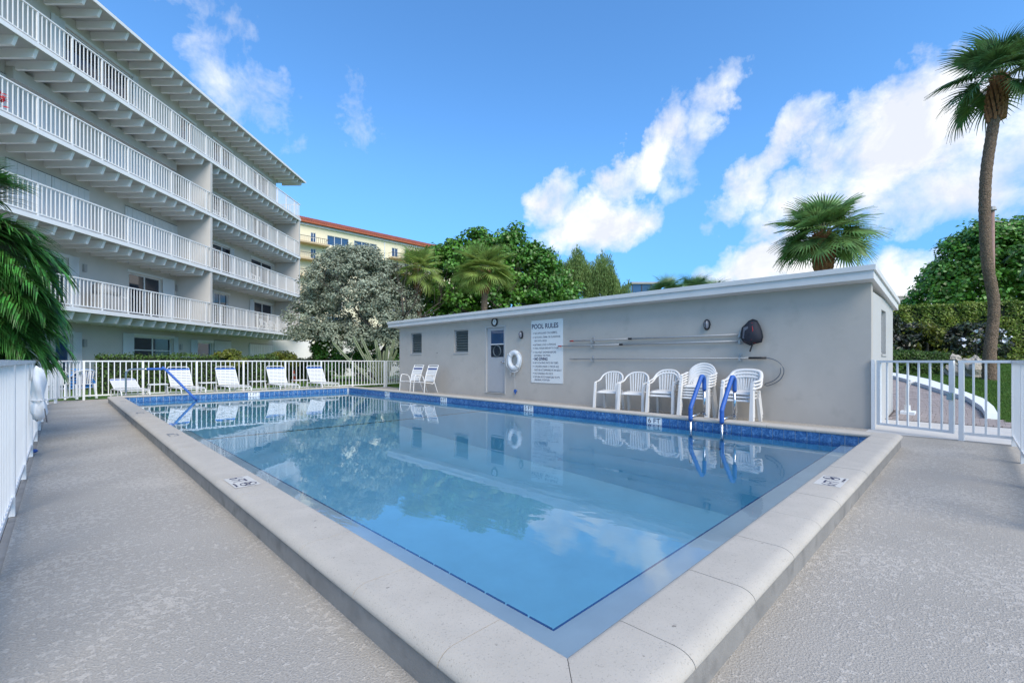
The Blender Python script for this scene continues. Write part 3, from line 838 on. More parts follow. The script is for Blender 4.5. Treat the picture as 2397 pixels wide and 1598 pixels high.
# door
b = MB(); y0, y1, z0, z1 = HD
b.bx(WX - .012, WX + .09, y0, y0 + .045, z0, z1); b.bx(WX - .012, WX + .09, y1 - .045, y1, z0, z1); b.bx(WX - .012, WX + .09, y0 + .045, y1 - .045, z1 - .05, z1)
b.bx(WX - .03, WX + .09, y0, y1, z0 - .02, z0)
b.build('door_frame', 'shedend', shed, SO)
gl0, gl1 = 9.76, 10.33
b = MB().holes(lambda u, d, z: (WX + .04 + d, u, z), y0 + .048, y1 - .048, z0 + .006, z1 - .053, [(gl0, gl1, 1.21, 2.01)], .04)
door = b.build('door', 'door', shed, SO)
MB().bx(WX + .03, WX + .085, gl0, gl1, 1.58, 1.61).build('glazing_bar', 'wframe', door, SO)
MB().bx(WX + .055, WX + .062, gl0, gl1, 1.61, 2.01).build('pane', 'glassb', door, SO)
MB().bx(WX + .050, WX + .057, gl0, gl1, 1.21, 1.58).build('pane', 'glass', door, SO)
MB().disc((WX + .02, 9.73, 1.06), (1, 0, 0), .03, .03, 14).bar((WX + .0, 9.725, 1.06), (WX - .0, 9.84, 1.06), .02, .02).build('handle', 'steel', door, SO, True)
ringm = MB().tube([(WX + .043, 10.04 + .16 * math.cos(a), 1.39 + .16 * math.sin(a)) for a in [k * PI / 12 for k in range(24)]], .035, 8, .3, True)
ringm.build('ring_reflection', mat('ring_reflection_tone', (.10, .13, .15), .5), door, SO, True)  # reflection of the life ring in the door glass, modelled as a dull ring
# small cable patch on the wall
MB().bx(WX - .006, WX - .0005, 13.02, 13.10, 1.36, 1.385).build('wall_patch', 'curb', shed, SO)

# things on the pool-house wall
t = thing('wall_clock', 'round black-rimmed clock above the pool house door', 'clock', (WX - .002, 10.09, 2.258))
MB().disc((-.012, 0, 0), (1, 0, 0), .095, .02, 28).build('dial', 'marker', t)
MB().tube([(-.022, .112 * math.cos(a), .112 * math.sin(a)) for a in [k * PI / 16 for k in range(32)]], .026, 10, .9, True).build('rim', 'black', t, smooth=True)
MB().bar((-.025, 0, 0), (-.025, .0, .06), .008, .004).build('hand', 'ink', t); MB().bar((-.026, 0, 0), (-.026, -.04, -.01), .01, .004).build('hand', 'ink', t)


def wall_lamp(y, z, lab):
    t = thing('wall_lamp', lab, 'wall lamp', (WX - .001, y, z))
    MB().disc((-.015, 0, 0), (1, 0, 0), .062, .03, 24, .108).build('backplate', 'black', t)
    N = 20; m = MB(); rings = [(0, 1.0), (.03, .97), (.055, .82), (.07, .5), (.075, .05)]
    for i, (d, s) in enumerate(rings):
        for k in range(N): m.v.append((-.03 - d, .046 * s * math.cos(2 * PI * k / N), .088 * s * math.sin(2 * PI * k / N)))
    for i in range(len(rings) - 1):
        for k in range(N): m.f.append((i * N + k, i * N + (k + 1) % N, (i + 1) * N + (k + 1) % N, (i + 1) * N + k))
    m.build('lens', 'lens', t, smooth=True)
    c = MB().tube([(-.035, .056 * math.cos(a), .1 * math.sin(a)) for a in [k * PI / 12 for k in range(24)]], .011, 6, 1, True)
    c.tube([(-.03, 0, .1), (-.09, 0, .07), (-.11, 0, 0), (-.09, 0, -.07), (-.03, 0, -.1)], .007, 6)
    c.build('cage', 'black', t, smooth=True)


wall_lamp(8.975, 1.831, 'black oval bulkhead lamp beside the pool house door')
wall_lamp(3.756, 1.825, 'black oval bulkhead lamp above the cleaning poles')

t = thing('life_ring', 'white life ring with rope hanging beside the pool house door', 'life ring', (WX - .06, 9.204, 1.113))
MB().tube([(0, .20 * math.cos(a), .225 * math.sin(a)) for a in [k * PI / 20 for k in range(40)]], .072, 12, 1, True).build('ring', 'cloth', t, smooth=True)
for a in (45, 135, 225, 315):
    a = math.radians(a); MB().tube([(0, .2 * math.cos(a + e), .225 * math.sin(a + e)) for e in (-.12, -.04, .04, .12)], .077, 12).build('band', 'plastic', t, smooth=True)
rp = [(-.03 + .02 * math.sin(5 * a), .30 * math.cos(a), .31 * math.sin(a) - (.03 if math.sin(a) < 0 else 0)) for a in [k * PI / 24 for k in range(-30, 6)]]
MB().tube(rp, .008, 5).build('rope', 'cloth', t, smooth=True)
for k in range(6):
    yb = -.12 + .05 * k
    MB().tube([(0, yb, -.28), (-.03, yb + .02, -.36 - .05 * (k % 3)), (0, yb + .05, -.30)], .007, 5).build('rope_loop', 'cloth', t, smooth=True)
MB().tube([(.03, .03, -.30), (.04, .02, -.8)], .003, 4).build('cord', 'cloth', t)
t = thing('hose_bib_cap', 'small blue cap low on the wall below the life ring', 'wall cap', (WX - .03, 9.204, .225))
MB().disc((0, 0, .01), (1, 0, 0), .045, .04, 14).disc((0, 0, -.045), (0, 0, 1), .02, .06, 10).build('cap', 'foam', t); MB().disc((.02, 0, 0), (1, 0, 0), .02, .03, 10).build('stem', 'alum', t)

# pool rules sign
t = thing('pool_rules_sign', 'tall white POOL RULES notice board on the grey pool house wall', 'sign', (WX - .004, 8.035, .50))
MB().bx(-.008, 0, -.565, .565, 0, 1.70).build('board', 'marker', t)
LINES = [(1.475, .180, 'POOL RULES', -.545, 'ink', .93, False), (1.325, .072, 'NO LIFEGUARD ON DUTY', -.44, 'ink2', .86, True), (1.215, .072, 'NO FOOD, DRINK OR GLASSWARE', -.44, 'ink2', .80, True),
         (1.118, .072, 'ON POOL DECK', -.44, 'ink2', .84, False), (1.01, .072, 'BATHING LOAD 16 PERSONS', -.44, 'ink2', .82, True), (.915, .072, 'POOL HOURS 8:00 AM TO DUSK', -.44, 'ink2', .82, True),
         (.805, .072, 'YOU MUST SHOWER BEFORE', -.44, 'ink2', .82, True), (.715, .072, 'ENTERING THE POOL', -.44, 'ink2', .82, False), (.612, .108, 'NO DIVING', -.44, 'ink', .84, True),
         (.52, .072, 'NO FLOATING MATS OR TUBES', -.44, 'ink2', .82, True), (.42, .072, 'CHILDREN UNDER 12 YRS OF AGE', -.44, 'ink2', .78, True), (.325, .072, 'MUST BE ACCOMPANIED BY AN ADULT', -.44, 'ink2', .74, False),
         (.23, .072, 'NO RUNNING ON DECK', -.44, 'ink2', .82, True), (.135, .072, "RETURN PATIO FURNITURE TO IT'S", -.44, 'ink2', .78, True), (.055, .072, 'ORIGINAL POSITION', -.44, 'ink2', .82, False)]
for (z, s, tx, u, m, wd, bu) in LINES:
    text(tx, s, t, (-.0095, -u, z), (PI / 2, 0, -PI / 2), m, ext=.0008, width=wd, off=.003 if tx in ('POOL RULES', 'NO DIVING') else .0)
    if bu:
        MB().disc((-.0095, .485, z + s * .36), (1, 0, 0), .016, .002, 4).build('bullet', 'ink', t)
text('WARNING', .034, t, (-.0095, -.20, 1.355), (PI / 2, 0, -PI / 2), 'ink2', ext=.0008); text('SWIM AT RISK', .026, t, (-.0095, -.21, 1.32), (PI / 2, 0, -PI / 2), 'ink2', ext=.0008)
for (yy, zz) in ((.54, 1.67), (-.54, 1.67), (.54, .86), (-.54, .86), (.54, .03), (-.54, .03)):
    MB().disc((-.010, yy, zz), (1, 0, 0), .008, .004, 8).build('screw', 'steel', t)


def wpole(name, lab, cat, ya, za, yb, zb, r, extra=None):
    t = thing(name, lab, cat, (WX - .055, ya, za))
    L = (0, yb - ya, zb - za)
    f = .40
    MB().tube([(0, 0, 0), (0, L[1] * f, L[2] * f)], r * .88, 10).build('tube', 'alum', t, smooth=True)
    MB().tube([(0, L[1] * f, L[2] * f), L], r, 10).build('sleeve', 'alum', t, smooth=True)
    MB().tube([(0, .10, 0), (0, -.02, 0)], r * .95, 10).build('grip', 'red', t, smooth=True)
    MB().tube([(0, L[1] * f + .04, L[2] * f), (0, L[1] * f - .05, L[2] * f)], r * 1.35, 10).build('clamp', 'black', t, smooth=True)
    return t


p1 = wpole('cleaning_pole', 'upper aluminium telescopic pole running to the black net bag', 'pole', 7.11, 1.60, 3.05, 1.60, .017)
p2 = wpole('cleaning_pole', 'lower aluminium telescopic pole with dark red tip over the sign edge', 'pole', 7.50, 1.476, 3.05, 1.474, .017)
t = thing('rescue_hook', 'long grey rescue pole with looped hook end below the two cleaning poles', 'rescue hook', (WX - .055, 7.22, 1.14))
MB().tube([(0, 0, 0), (0, -4.30, .012)], .013, 10).build('shaft', 'alum', t, smooth=True)
MB().tube([(0, -4.26, .012), (0, -4.56, .012)], .021, 10).build('socket', 'black', t, smooth=True)
loop = [(-4.53, .01), (-4.64, .0), (-4.76, -.06), (-4.84, -.16), (-4.845, -.27), (-4.79, -.38), (-4.69, -.455), (-4.59, -.495), (-4.545, -.485), (-4.56, -.46), (-4.66, -.42), (-4.74, -.36), (-4.80, -.27), (-4.805, -.16)]
MB().tube(smooth_path([(-.004 * i, a, c) for i, (a, c) in enumerate(loop)], 3), .009, 7).build('hook_loop', mat('galvanised_dark', (.16, .18, .20), .4, metal=.3), t, smooth=True)


def bracket(y, z, lab):
    t = thing('pole_bracket', lab, 'bracket', (WX - .001, y, z))
    b = MB().bx(-.006, 0, -.03, .03, -.05, .10); b.bx(-.085, -.006, -.018, .018, -.035, -.025); b.bx(-.09, -.084, -.018, .018, -.035, .03); b.bx(-.05, -.006, -.018, -.012, .05, .09)
    b.build('plate', 'alum', t)


bracket(6.53, 1.585, 'left bracket holding the upper cleaning pole'); bracket(6.53, 1.46, 'left bracket holding the lower cleaning pole')
bracket(6.53, 1.12, 'left bracket holding the rescue hook'); bracket(3.12, 1.585, 'right bracket under the upper pole by the net')
bracket(3.12, 1.46, 'right bracket under the lower pole by the net'); bracket(3.12, 1.135, 'right bracket holding the rescue hook near its socket')

t = thing('skimmer_net', 'black leaf skimmer net with red piping hung at the pole ends', 'pool net', (WX - .10, 2.90, 1.60))
out = [(-.02, .26), (-.09, .235), (-.135, .15), (-.17, .04), (-.185, -.06), (-.165, -.15), (-.06, -.17), (.02, -.20), (.12, -.15), (.17, -.08), (.175, .03), (.155, .12), (.09, .18), (.04, .235)]
m = MB(); n = len(out)
for (d, s) in ((.02, 1), (-.05, .96), (-.10, .72), (-.12, .35), (-.125, .04)):
    for (a, c) in out: m.v.append((d + .012 * math.sin(9 * a + 7 * c), a * s, c * s))
for i in range(4):
    for k in range(n): m.f.append((i * n + k, i * n + (k + 1) % n, (i + 1) * n + (k + 1) % n, (i + 1) * n + k))
m.f.append(tuple(range(n)))
m.build('bag', 'net', t, smooth=True)
MB().tube([(.0, a * 1.02, c * 1.02) for a, c in out], .014, 8, 1, True).build('rim', 'black', t, smooth=True)
MB().tube([(-.07, -.03, .20), (-.12, -.06, .06), (-.11, -.03, -.12)], .008, 6).build('piping', 'red', t, smooth=True)
MB().tube([(-.06, .10, -.14), (-.03, .02, -.185), (-.03, -.09, -.16)], .006, 6).build('piping', 'red', t, smooth=True)
MB().add([(-.095, .11, .12), (-.10, .03, .14), (-.115, .02, -.09), (-.09, .13, -.08)], [(0, 1, 2, 3)]).build('mesh_panel', mat('net_mesh', (.12, .13, .16), .6), t)
MB().bar((-.02, -.03, -.17), (-.02, .02, -.33), .05, .014).build('strap', 'black', t)

# ================================================================== FENCES
FT = 1.105


def fence(name, lab, pts, post_at, pitch, group=None, posts=True, zb=.105, gap=(0, 0)):
    """pts: (a, b) ends; posts at distances along"""
    a, c = Vector((*pts[0], 0)), Vector((*pts[1], 0)); d = (c - a); L = d.length; d.normalize(); ang = math.atan2(d.y, d.x)
    t = thing(name, lab, 'gate' if 'gate' in name else 'fence', tuple(a), ang, group)
    MB().bx(0, L, -.022, .022, FT - .035, FT).build('top_rail', 'fence', t)
    MB().bx(0, L, -.018, .018, zb, zb + .035).build('bottom_rail', 'fence', t)
    pm = MB().bx(-.026, .026, -.026, .026, 0, FT - .036).mesh('post', 'fence')
    for q in post_at: ob('post', pm, t, loc=(q, 0, 0 if posts else 0))
    km = MB().bx(-.0105, .0105, -.0105, .0105, zb + .036, FT - .036).mesh('picket', 'fence')
    st = sorted([gap[0]] + list(post_at) + [L - gap[1]])
    for i in range(len(st) - 1):
        s = st[i + 1] - st[i]
        if s < .09: continue
        n = max(1, round(s / pitch))
        for k in range(1, n): ob('picket', km, t, loc=(st[i] + s * k / n, 0, 0))
    return t


fence('pool_fence', 'long white aluminium fence along the left side of the deck', [(-.26, 2.0), (-.26, 16.30)], [.04, 1.4, 2.79, 4.2, 5.6, 7.0, 8.4, 9.8, 11.2, 12.6, 14.26], .117)
fence('pool_fence', 'short white fence piece at the far left corner before the gate', [(-.24, 16.33), (-.10, 16.74)], [.40], .10)
g = fence('pool_gate', 'closed white picket gate at the far left corner of the deck', [(-.065, 16.80), (.375, 17.39)], [], .115)
MB().bx(0, .05, -.02, .02, .105, FT - .036).build('stile', 'fence', g); MB().bx(.69, .735, -.02, .02, .105, FT - .036).build('stile', 'fence', g)
MB().bx(.64, .70, -.05, -.02, .72, .80).build('latch', 'steel', g)
fence('pool_fence', 'long white picket fence behind the row of loungers', [(.41, 17.45), (9.71, 17.45)], [0.03, 1.32, 2.66, 3.99, 5.33, 6.62, 7.87, 9.27], .133)
fence('pool_fence', 'short angled white fence panel disappearing behind the pool house corner', [(9.76, 17.47), (10.9, 17.95)], [0.03, 1.2], .12)
# entrance side, right
g = fence('pool_gate', 'white picket gate beside the pool house end wall', [(9.24, 1.06), (8.855, .175)], [], .135, zb=.085)
for q in (0.0, .915): MB().bx(q, q + .05, -.022, .022, .085, FT - .036).build('stile', 'fence', g)
MB().bx(.90, .965, -.045, -.022, .55, .65).build('latch', 'steel', g)
MB().bx(WX - .055, WX - .003, 1.09, 1.135, 0, FT + .01).build('gate_post', 'fence', o=(WX - .03, 1.11, 0), label='slim white post fixed to the pool house corner', category='post')
fence('pool_fence', 'short white fence panel between gate post and right corner', [(8.83, .13), (8.74, -.365)], [.03], .125, zb=.085)
fence('pool_fence', 'white fence running toward the viewer at the right edge', [(8.74, -.385), (4.4, -.41)], [.026, 1.43, 2.83, 4.28], .117, zb=.1)

# ================================================================== FURNITURE
def tri_leg(b, p0, p1, w0, w1):
    a, c = Vector(p0), Vector(p1)
    vs = [a + Vector(q) for q in ((-w0, -w0, 0), (w0, -w0, 0), (w0, w0, 0), (-w0, w0, 0))] + [c + Vector(q) for q in ((-w1, -w1, 0), (w1, -w1, 0), (w1, w1, 0), (-w1, w1, 0))]
    return b.add(vs, [(0, 3, 2, 1), (4, 5, 6, 7), (0, 1, 5, 4), (1, 2, 6, 5), (2, 3, 7, 6), (3, 0, 4, 7)])


def seat_mesh(b, w0, w1, yf, yb, z, th=.022):
    # dished seat, front lip rolled down
    N = 6; Mx = 6; base = len(b.v)
    g = []
    for j in range(N + 1):
        v = j / N; y = yf + (yb - yf) * v; w = w0 + (w1 - w0) * v
        row = []
        for i in range(Mx + 1):
            u = i / Mx * 2 - 1
            zz = z - .018 * (1 - u * u) * math.sin(PI * min(1, v * 1.1)) - (.035 if j == 0 else 0) + (.008 * v)
            row.append((u * w, y, zz))
        g.append(row)
    for dz in (0, -th):
        for row in g: b.v.extend([(p[0], p[1], p[2] + dz) for p in row])
    n1 = (N + 1) * (Mx + 1); id_ = lambda j, i, l: base + l * n1 + j * (Mx + 1) + i
    for j in range(N):
        for i in range(Mx):
            b.f.append((id_(j, i, 0), id_(j, i + 1, 0), id_(j + 1, i + 1, 0), id_(j + 1, i, 0))); b.f.append((id_(j, i, 1), id_(j + 1, i, 1), id_(j + 1, i + 1, 1), id_(j, i + 1, 1)))
    for i in range(Mx):
        b.f.append((id_(0, i, 0), id_(0, i, 1), id_(0, i + 1, 1), id_(0, i + 1, 0))); b.f.append((id_(N, i, 0), id_(N, i + 1, 0), id_(N, i + 1, 1), id_(N, i, 1)))
    for j in range(N):
        b.f.append((id_(j, 0, 0), id_(j + 1, 0, 0), id_(j + 1, 0, 1), id_(j, 0, 1))); b.f.append((id_(j, Mx, 0), id_(j, Mx, 1), id_(j + 1, Mx, 1), id_(j + 1, Mx, 0)))
    return b


def plastic_chair(kind, label, loc, rz, group=None):
    t = thing('plastic_chair', label, 'chair', loc, rz, group)
    seat_mesh(MB(), .225, .20, -.225, .19, .43).build('seat', 'plastic', t, smooth=True)
    top = {'arch': .845, 'round': .80, 'fan': .80}[kind]
    for s in (-1, 1):
        b = MB(); tri_leg(b, (s * .262, -.275, 0), (s * .252, -.222, .61), .026 if kind == 'arch' else .034, .022); b.build('leg', 'plastic', t)
        b = MB(); tri_leg(b, (s * .225, .285, 0), (s * .205, .195, .44), .024, .026); b.build('leg', 'plastic', t)
        if kind == 'arch': ap = [(s * .255, -.235, .612), (s * .27, -.12, .628), (s * .272, .0, .640)]
        else: ap = [(s * .258, -.235, .605), (s * .285, -.12, .618), (s * .29, .02, .630), (s * .27, .12, .66)]
        MB().tube(smooth_path(ap), .026 if kind == 'arch' else .034, 8, .45).build('armrest', 'plastic', t, smooth=True)
    if kind == 'arch':
        p = [(-.272, .0, .640), (-.262, .10, .675), (-.225, .19, .765), (-.13, .25, .83), (0, .27, top), (.13, .25, .83), (.225, .19, .765), (.262, .10, .675), (.272, .0, .640)]
        MB().tube(smooth_path(p), .022, 8, .7).build('back_frame', 'plastic', t, smooth=True)
        for k in range(7):
            x = (-3 + k) * .052; zt = .83 - (x / .25) ** 2 * .09
            MB().bar((x * .92, .185, .42), (x * 1.12, .262 - abs(x) * .18, zt), .030, .010, (0, 1, 0)).build('slat', 'plastic', t)
    elif kind == 'fan':
        p = [(-.285, .04, .635), (-.275, .13, .68), (-.235, .215, .765), (-.15, .25, top), (0, .262, top + .012), (.15, .25, top), (.235, .215, .765), (.275, .13, .68), (.285, .04, .635)]
        MB().tube(smooth_path(p), .034, 8, .6).build('back_frame', 'plastic', t, smooth=True)
        for k in range(9):
            x = (-4 + k) * .036
            MB().bar((x * .75, .185, .42), (x * 1.45, .252 - abs(x) * .22, .785 - x * x * .6), .026, .012, (0, 1, 0)).build('slat', 'plastic', t)
        MB().bar((-.17, .188, .455), (.17, .188, .455), .02, .07).build('lower_rail', 'plastic', t)
    else:
        m = MB(); N = 28
        for (d, s) in ((0, 1), (.006, .86), (.018, .80), (.018, .02)):
            for k in range(N):
                a = 2 * PI * k / N; x = .265 * math.cos(a) * s; z = .63 + .225 * math.sin(a) * s
                x *= 1 - max(0, .62 - z) * 1.6
                m.v.append((x, .17 + d + (z - .43) * .24 - x * x * .9, z))
        for i in range(3):
            for k in range(N): m.f.append((i * N + k, i * N + (k + 1) % N, (i + 1) * N + (k + 1) % N, (i + 1) * N + k))
        o = m.build('backrest', 'plastic', t, smooth=True); md = o.modifiers.new('thickness', 'SOLIDIFY'); md.thickness = .014
    return t


RF = -PI / 2                                           # facing the pool
GA = 'white plastic chairs lined up against the pool house wall'
c1 = plastic_chair('arch', 'single white slatted plastic chair farthest left of the five seats by the wall', (8.78, 5.74, 0), RF + .22, GA)
dup(c1, (8.76, 5.10, 0), RF + .20, 'single white slatted plastic chair between the leftmost chair and the stacked pair', GA)
dup(c1, (8.74, 4.42, 0), RF + .14, 'lower chair of the slatted stacked pair, third seat from left', GA)
dup(c1, (8.77, 4.42, .062), RF + .14, 'upper chair of the slatted stacked pair, third seat from left', GA)
r1 = plastic_chair('round', 'solid round-back white chair at the bottom of the tall stack', (8.72, 3.72, 0), RF + .06, GA)
names = ['second from bottom', 'middle', 'second from top', 'topmost']
for k in range(4): dup(r1, (8.72 + .016 * (k + 1), 3.72, .052 * (k + 1)), RF + .06, 'solid round-back white chair, %s in the tall stack behind the pool ladder' % names[k], GA)
f1 = plastic_chair('fan', 'fan-back white chair at the bottom of the rightmost stack', (8.74, 2.93, 0), RF - .02, GA)
dup(f1, (8.76, 2.93, .06), RF - .02, 'fan-back white chair in the middle of the rightmost stack', GA)
dup(f1, (8.78, 2.93, .12), RF - .02, 'fan-back white chair on top of the rightmost stack', GA)
# outside the far left gate and on the balconies
dup(c1, (-.05, 18.7, -.02), PI * .9, 'white slatted plastic chair beyond the far left gate', 'white plastic chairs away from the pool')
tw = thing('towel_pile', 'blue towel draped over a chair back beyond the far left gate', 'towel', (.42, 18.5, 0))
b = MB()
for i in range(7):
    b.add([(-.28 + .02 * i, -.1 + .02 * i, .28 + .09 * i), (.24 + .01 * i, -.05, .31 + .08 * i), (.22, .12, .40 + .075 * i), (-.26, .14, .36 + .085 * i)], [(0, 1, 2, 3)])
b.tube(smooth_path([(-.28, 0, .62), (-.1, .03, .74), (.1, .0, .66), (.28, .05, .45), (.3, .02, .3)]), .07, 8, .5); b.build('folds', 'bluetowel', tw, smooth=True)
dup(c1, (.44, 18.62, -.02), PI * 1.1, 'white slatted plastic chair under the blue towel beyond the gate', 'white plastic chairs away from the pool')


def strap_chair(label, loc, rz, group):
    t = thing('strap_chair', label, 'chair', loc, rz, group)
    r = .014
    for s in (-1, 1):
        MB().tube(smooth_path([(s * .265, -.27, 0), (s * .265, -.235, .36), (s * .265, -.19, .60), (s * .265, -.10, .635), (s * .265, .12, .60)], 3), r, 8).build('leg', 'strapw', t, smooth=True)
        MB().tube(smooth_path([(s * .26, .34, 0), (s * .25, .20, .36), (s * .245, .12, .58)], 3), r, 8).build('leg', 'strapw', t, smooth=True)
    fr = smooth_path([(-.235, -.24, .40), (-.235, .0, .37), (-.235, .16, .36), (-.235, .24, .60), (-.235, .36, .90), (-.20, .385, .945), (.20, .385, .945), (.235, .36, .90), (.235, .24, .60), (.235, .16, .36), (.235, .0, .37), (.235, -.24, .40)], 3)
    MB().tube(fr, r, 8).build('frame', 'strapw', t, smooth=True)
    MB().tube([(-.235, -.24, .40), (.235, -.24, .40)], r, 8).build('crossbar', 'strapw', t)
    for k in range(6):
        y = -.205 + k * .062; blue = k in (1,)
        MB().bx(-.245, .245, y, y + .052, .385 - .03 * (k / 6), .391 - .03 * (k / 6)).build('seat_strap', 'strapn' if blue else 'strapw', t)
    for k in range(9):
        f = k / 9; a = Vector((0, .178 + f * .19, .42 + f * .49)); d = Vector((0, .36, .93)).normalized() * .048
        b = MB().add([(-.245, a.y, a.z), (.245, a.y, a.z), (.245, a.y + d.y, a.z + d.z), (-.245, a.y + d.y, a.z + d.z), (-.245, a.y - .006, a.z + .002), (.245, a.y - .006, a.z + .002), (.245, a.y + d.y - .006, a.z + d.z + .002), (-.245, a.y + d.y - .006, a.z + d.z + .002)],
                     [(0, 1, 2, 3), (7, 6, 5, 4), (0, 4, 5, 1), (1, 5, 6, 2), (2, 6, 7, 3), (3, 7, 4, 0)])
        b.build('back_strap', 'strapn' if k in (7,) else 'strapw', t)
    return t


GS = 'strap chairs under the louvre windows'
s1 = strap_chair('white strap armchair with navy bands under the small louvre window, left one of the pair', (8.50, 13.52, 0), RF + .15, GS)
dup(s1, (8.47, 12.62, 0), RF + .12, 'white strap armchair with navy bands, the one of the pair nearer the pool house door', GS)


def lounger(label, loc, rz, tilt, group):
    """head end at +y, foot at -y"""
    t = thing('sun_lounger', label, 'sun lounger', loc, rz, group)
    r = .014; z = .30
    for s in (-1, 1):
        MB().tube(smooth_path([(s * .30, .10, z), (s * .30, -.62, z), (s * .30, -.86, z - .02), (s * .30, -.93, z - .12), (s * .30, -.93, 0)], 3), r, 8).build('side_rail', 'strapw', t, smooth=True)
        MB().tube(smooth_path([(s * .30, .10, z), (s * .30, .36, z - .01), (s * .30, .42, z - .10), (s * .30, .43, 0)], 3), r, 8).build('leg', 'strapw', t, smooth=True)
        MB().tube(smooth_path([(s * .30, -.50, z), (s * .30, -.42, .12), (s * .30, -.40, 0)], 3), r, 8).build('leg', 'strapw', t, smooth=True)
    for y in (-.9, .1, .4): MB().tube([(-.30, y, z - .02), (.30, y, z - .02)], r * .9, 8).build('crossbar', 'strapw', t)
    for k in range(15):
        y = -.86 + k * .062; MB().bx(-.31, .31, y, y + .044, z + .012, z + .018).build('seat_strap', 'strapw', t)
    d = Vector((0, math.cos(tilt), math.sin(tilt))); p = Vector((0, .10, z + .01)); L = .72; nrm = Vector((0, -math.sin(tilt), math.cos(tilt)))
    fr = [(-.28, *(p)[1:]), (-.28, *(p + d * L * .92)[1:]), (-.24, *(p + d * L)[1:]), (.24, *(p + d * L)[1:]), (.28, *(p + d * L * .92)[1:]), (.28, *(p)[1:])]
    MB().tube(fr, r, 8).build('back_frame', 'strapw', t, smooth=True)
    for k in range(11):
        a = p + d * (.02 + k * .0585) + nrm * .016; c = a + d * .043
        vs = [(-.29, a.y, a.z), (.29, a.y, a.z), (.29, c.y, c.z), (-.29, c.y, c.z)]
        b = MB().add(vs + [(v[0], v[1] - nrm.y * .006, v[2] - nrm.z * .006) for v in vs], [(0, 1, 2, 3), (7, 6, 5, 4), (0, 4, 5, 1), (1, 5, 6, 2), (2, 6, 7, 3), (3, 7, 4, 0)])
        b.build('back_strap', 'strapb' if k == 10 else 'strapw', t)
    return t


GL = 'strap loungers in a row at the far end of the pool'
TB = math.radians(56)
lo = lounger('low-backed white lounger by the shallow end handrail, back barely raised', (1.34, 16.83, 0), .10, math.radians(21), GL)
l2 = lounger('white strap lounger with blue top band, just right of the blue handrail', (2.62, 16.82, 0), .12, TB, GL)
dup(l2, (3.86, 16.82, 0), .08, 'white strap lounger with blue top band behind the 3 FT marker', GL)
dup(l2, (5.36, 16.82, 0), .02, 'white strap lounger in front of the orange cone, between two side tables', GL)
dup(l2, (6.72, 16.82, 0), .03, 'white strap lounger farthest right in the row by the fence', GL)


def side_table(label, loc, rz, group):
    t = thing('side_table', label, 'table', loc, rz, group)
    MB().bx(-.22, .22, -.22, .22, .40, .425).build('tabletop', 'strapw', t)
    for (x, y) in ((-1, -1), (1, -1), (1, 1), (-1, 1)):
        MB().tube([(x * .19, y * .19, .40), (x * .23, y * .2, 0)], .012, 8).build('leg', 'strapw', t)
    return t


GT = 'small white side tables between the loungers'
s0 = side_table('low white side table between the low lounger and the handrail bar', (2.0, 16.75, 0), 0, GT)
dup(s0, (3.25, 16.85, 0), 0, 'small white side table between the first two upright loungers', group=GT)
dup(s0, (4.66, 16.85, 0), 0, 'small white side table left of the lounger by the orange cone', group=GT)
dup(s0, (6.03, 16.85, 0), 0, 'small white side table left of the rightmost lounger', group=GT)


# ladders and handrail
def grab(loc, lab, gr):
    t = thing('pool_grab_rail', lab, 'handrail', loc, 0, gr)
    sl_ = smooth_path([(-.47, 0, .14), (-.47, 0, .30), (-.44, 0, .38), (-.09, 0, .79), (-.03, 0, .835), (.03, 0, .82), (.06, 0, .76), (.065, 0, .60)], 4)
    MB().tube(sl_, .034, 12).build('foam_sleeve', 'foam', t, smooth=True)
    MB().tube([(-.47, 0, .16), (-.47, 0, -.55)], .022, 12).build('pool_upright', 'steel', t, smooth=True)
    MB().tube([(.065, 0, .62), (.075, 0, .165)], .022, 12).build('deck_upright', 'steel', t, smooth=True)
    MB().tube([(-.47, 0, .19), (.07, 0, .23)], .016, 10).build('brace', 'steel', t, smooth=True)
    MB().disc((.075, 0, .176), (0, 0, 1), .045, .012, 16).build('flange', 'steel', t)
    return t


GG = 'blue padded rails of the pool ladder'
g1 = grab((7.70, 3.20, 0), 'left blue foam-padded grab rail of the pool ladder', GG)
dup(g1, (7.70, 2.71, 0), 0, 'right blue foam-padded grab rail of the pool ladder', GG)
t = thing('ladder_tread', 'submerged steel ladder tread between the two blue grab rails', 'ladder step', (7.23, 2.955, -.28)); MB().bx(-.05, .05, -.22, .22, 0, .03).build('tread', 'steel', t)
hx0, hy0 = 1.22, 15.88
t = thing('handrail', 'steel and blue-padded entry handrail sloping into the shallow end', 'handrail', (hx0, hy0, 0))
e = Vector((2.64 - hx0, 15.05 - hy0, 0)); eu = e.normalized(); EL = e.length


def hp(s, z): return tuple(eu * s + Vector((0, 0, z)))


MB().tube(smooth_path([hp(0, .165), hp(0, .70), hp(.03, .82), hp(.12, .87), hp(.50, .875)]), .022, 12).build('steel_bar', 'steel', t, smooth=True)
MB().tube(smooth_path([hp(.48, .875), hp(.82, .875), hp(.92, .85), hp(EL, .02)], 5), .031, 12).build('foam_sleeve', 'foam', t, smooth=True)
MB().tube([hp(EL - .02, .03), hp(EL + .3, -.35)], .02, 10).build('lower_bar', 'steel', t, smooth=True)
MB().disc((0, 0, .176), (0, 0, 1), .045, .012, 16).build('flange', 'steel', t)

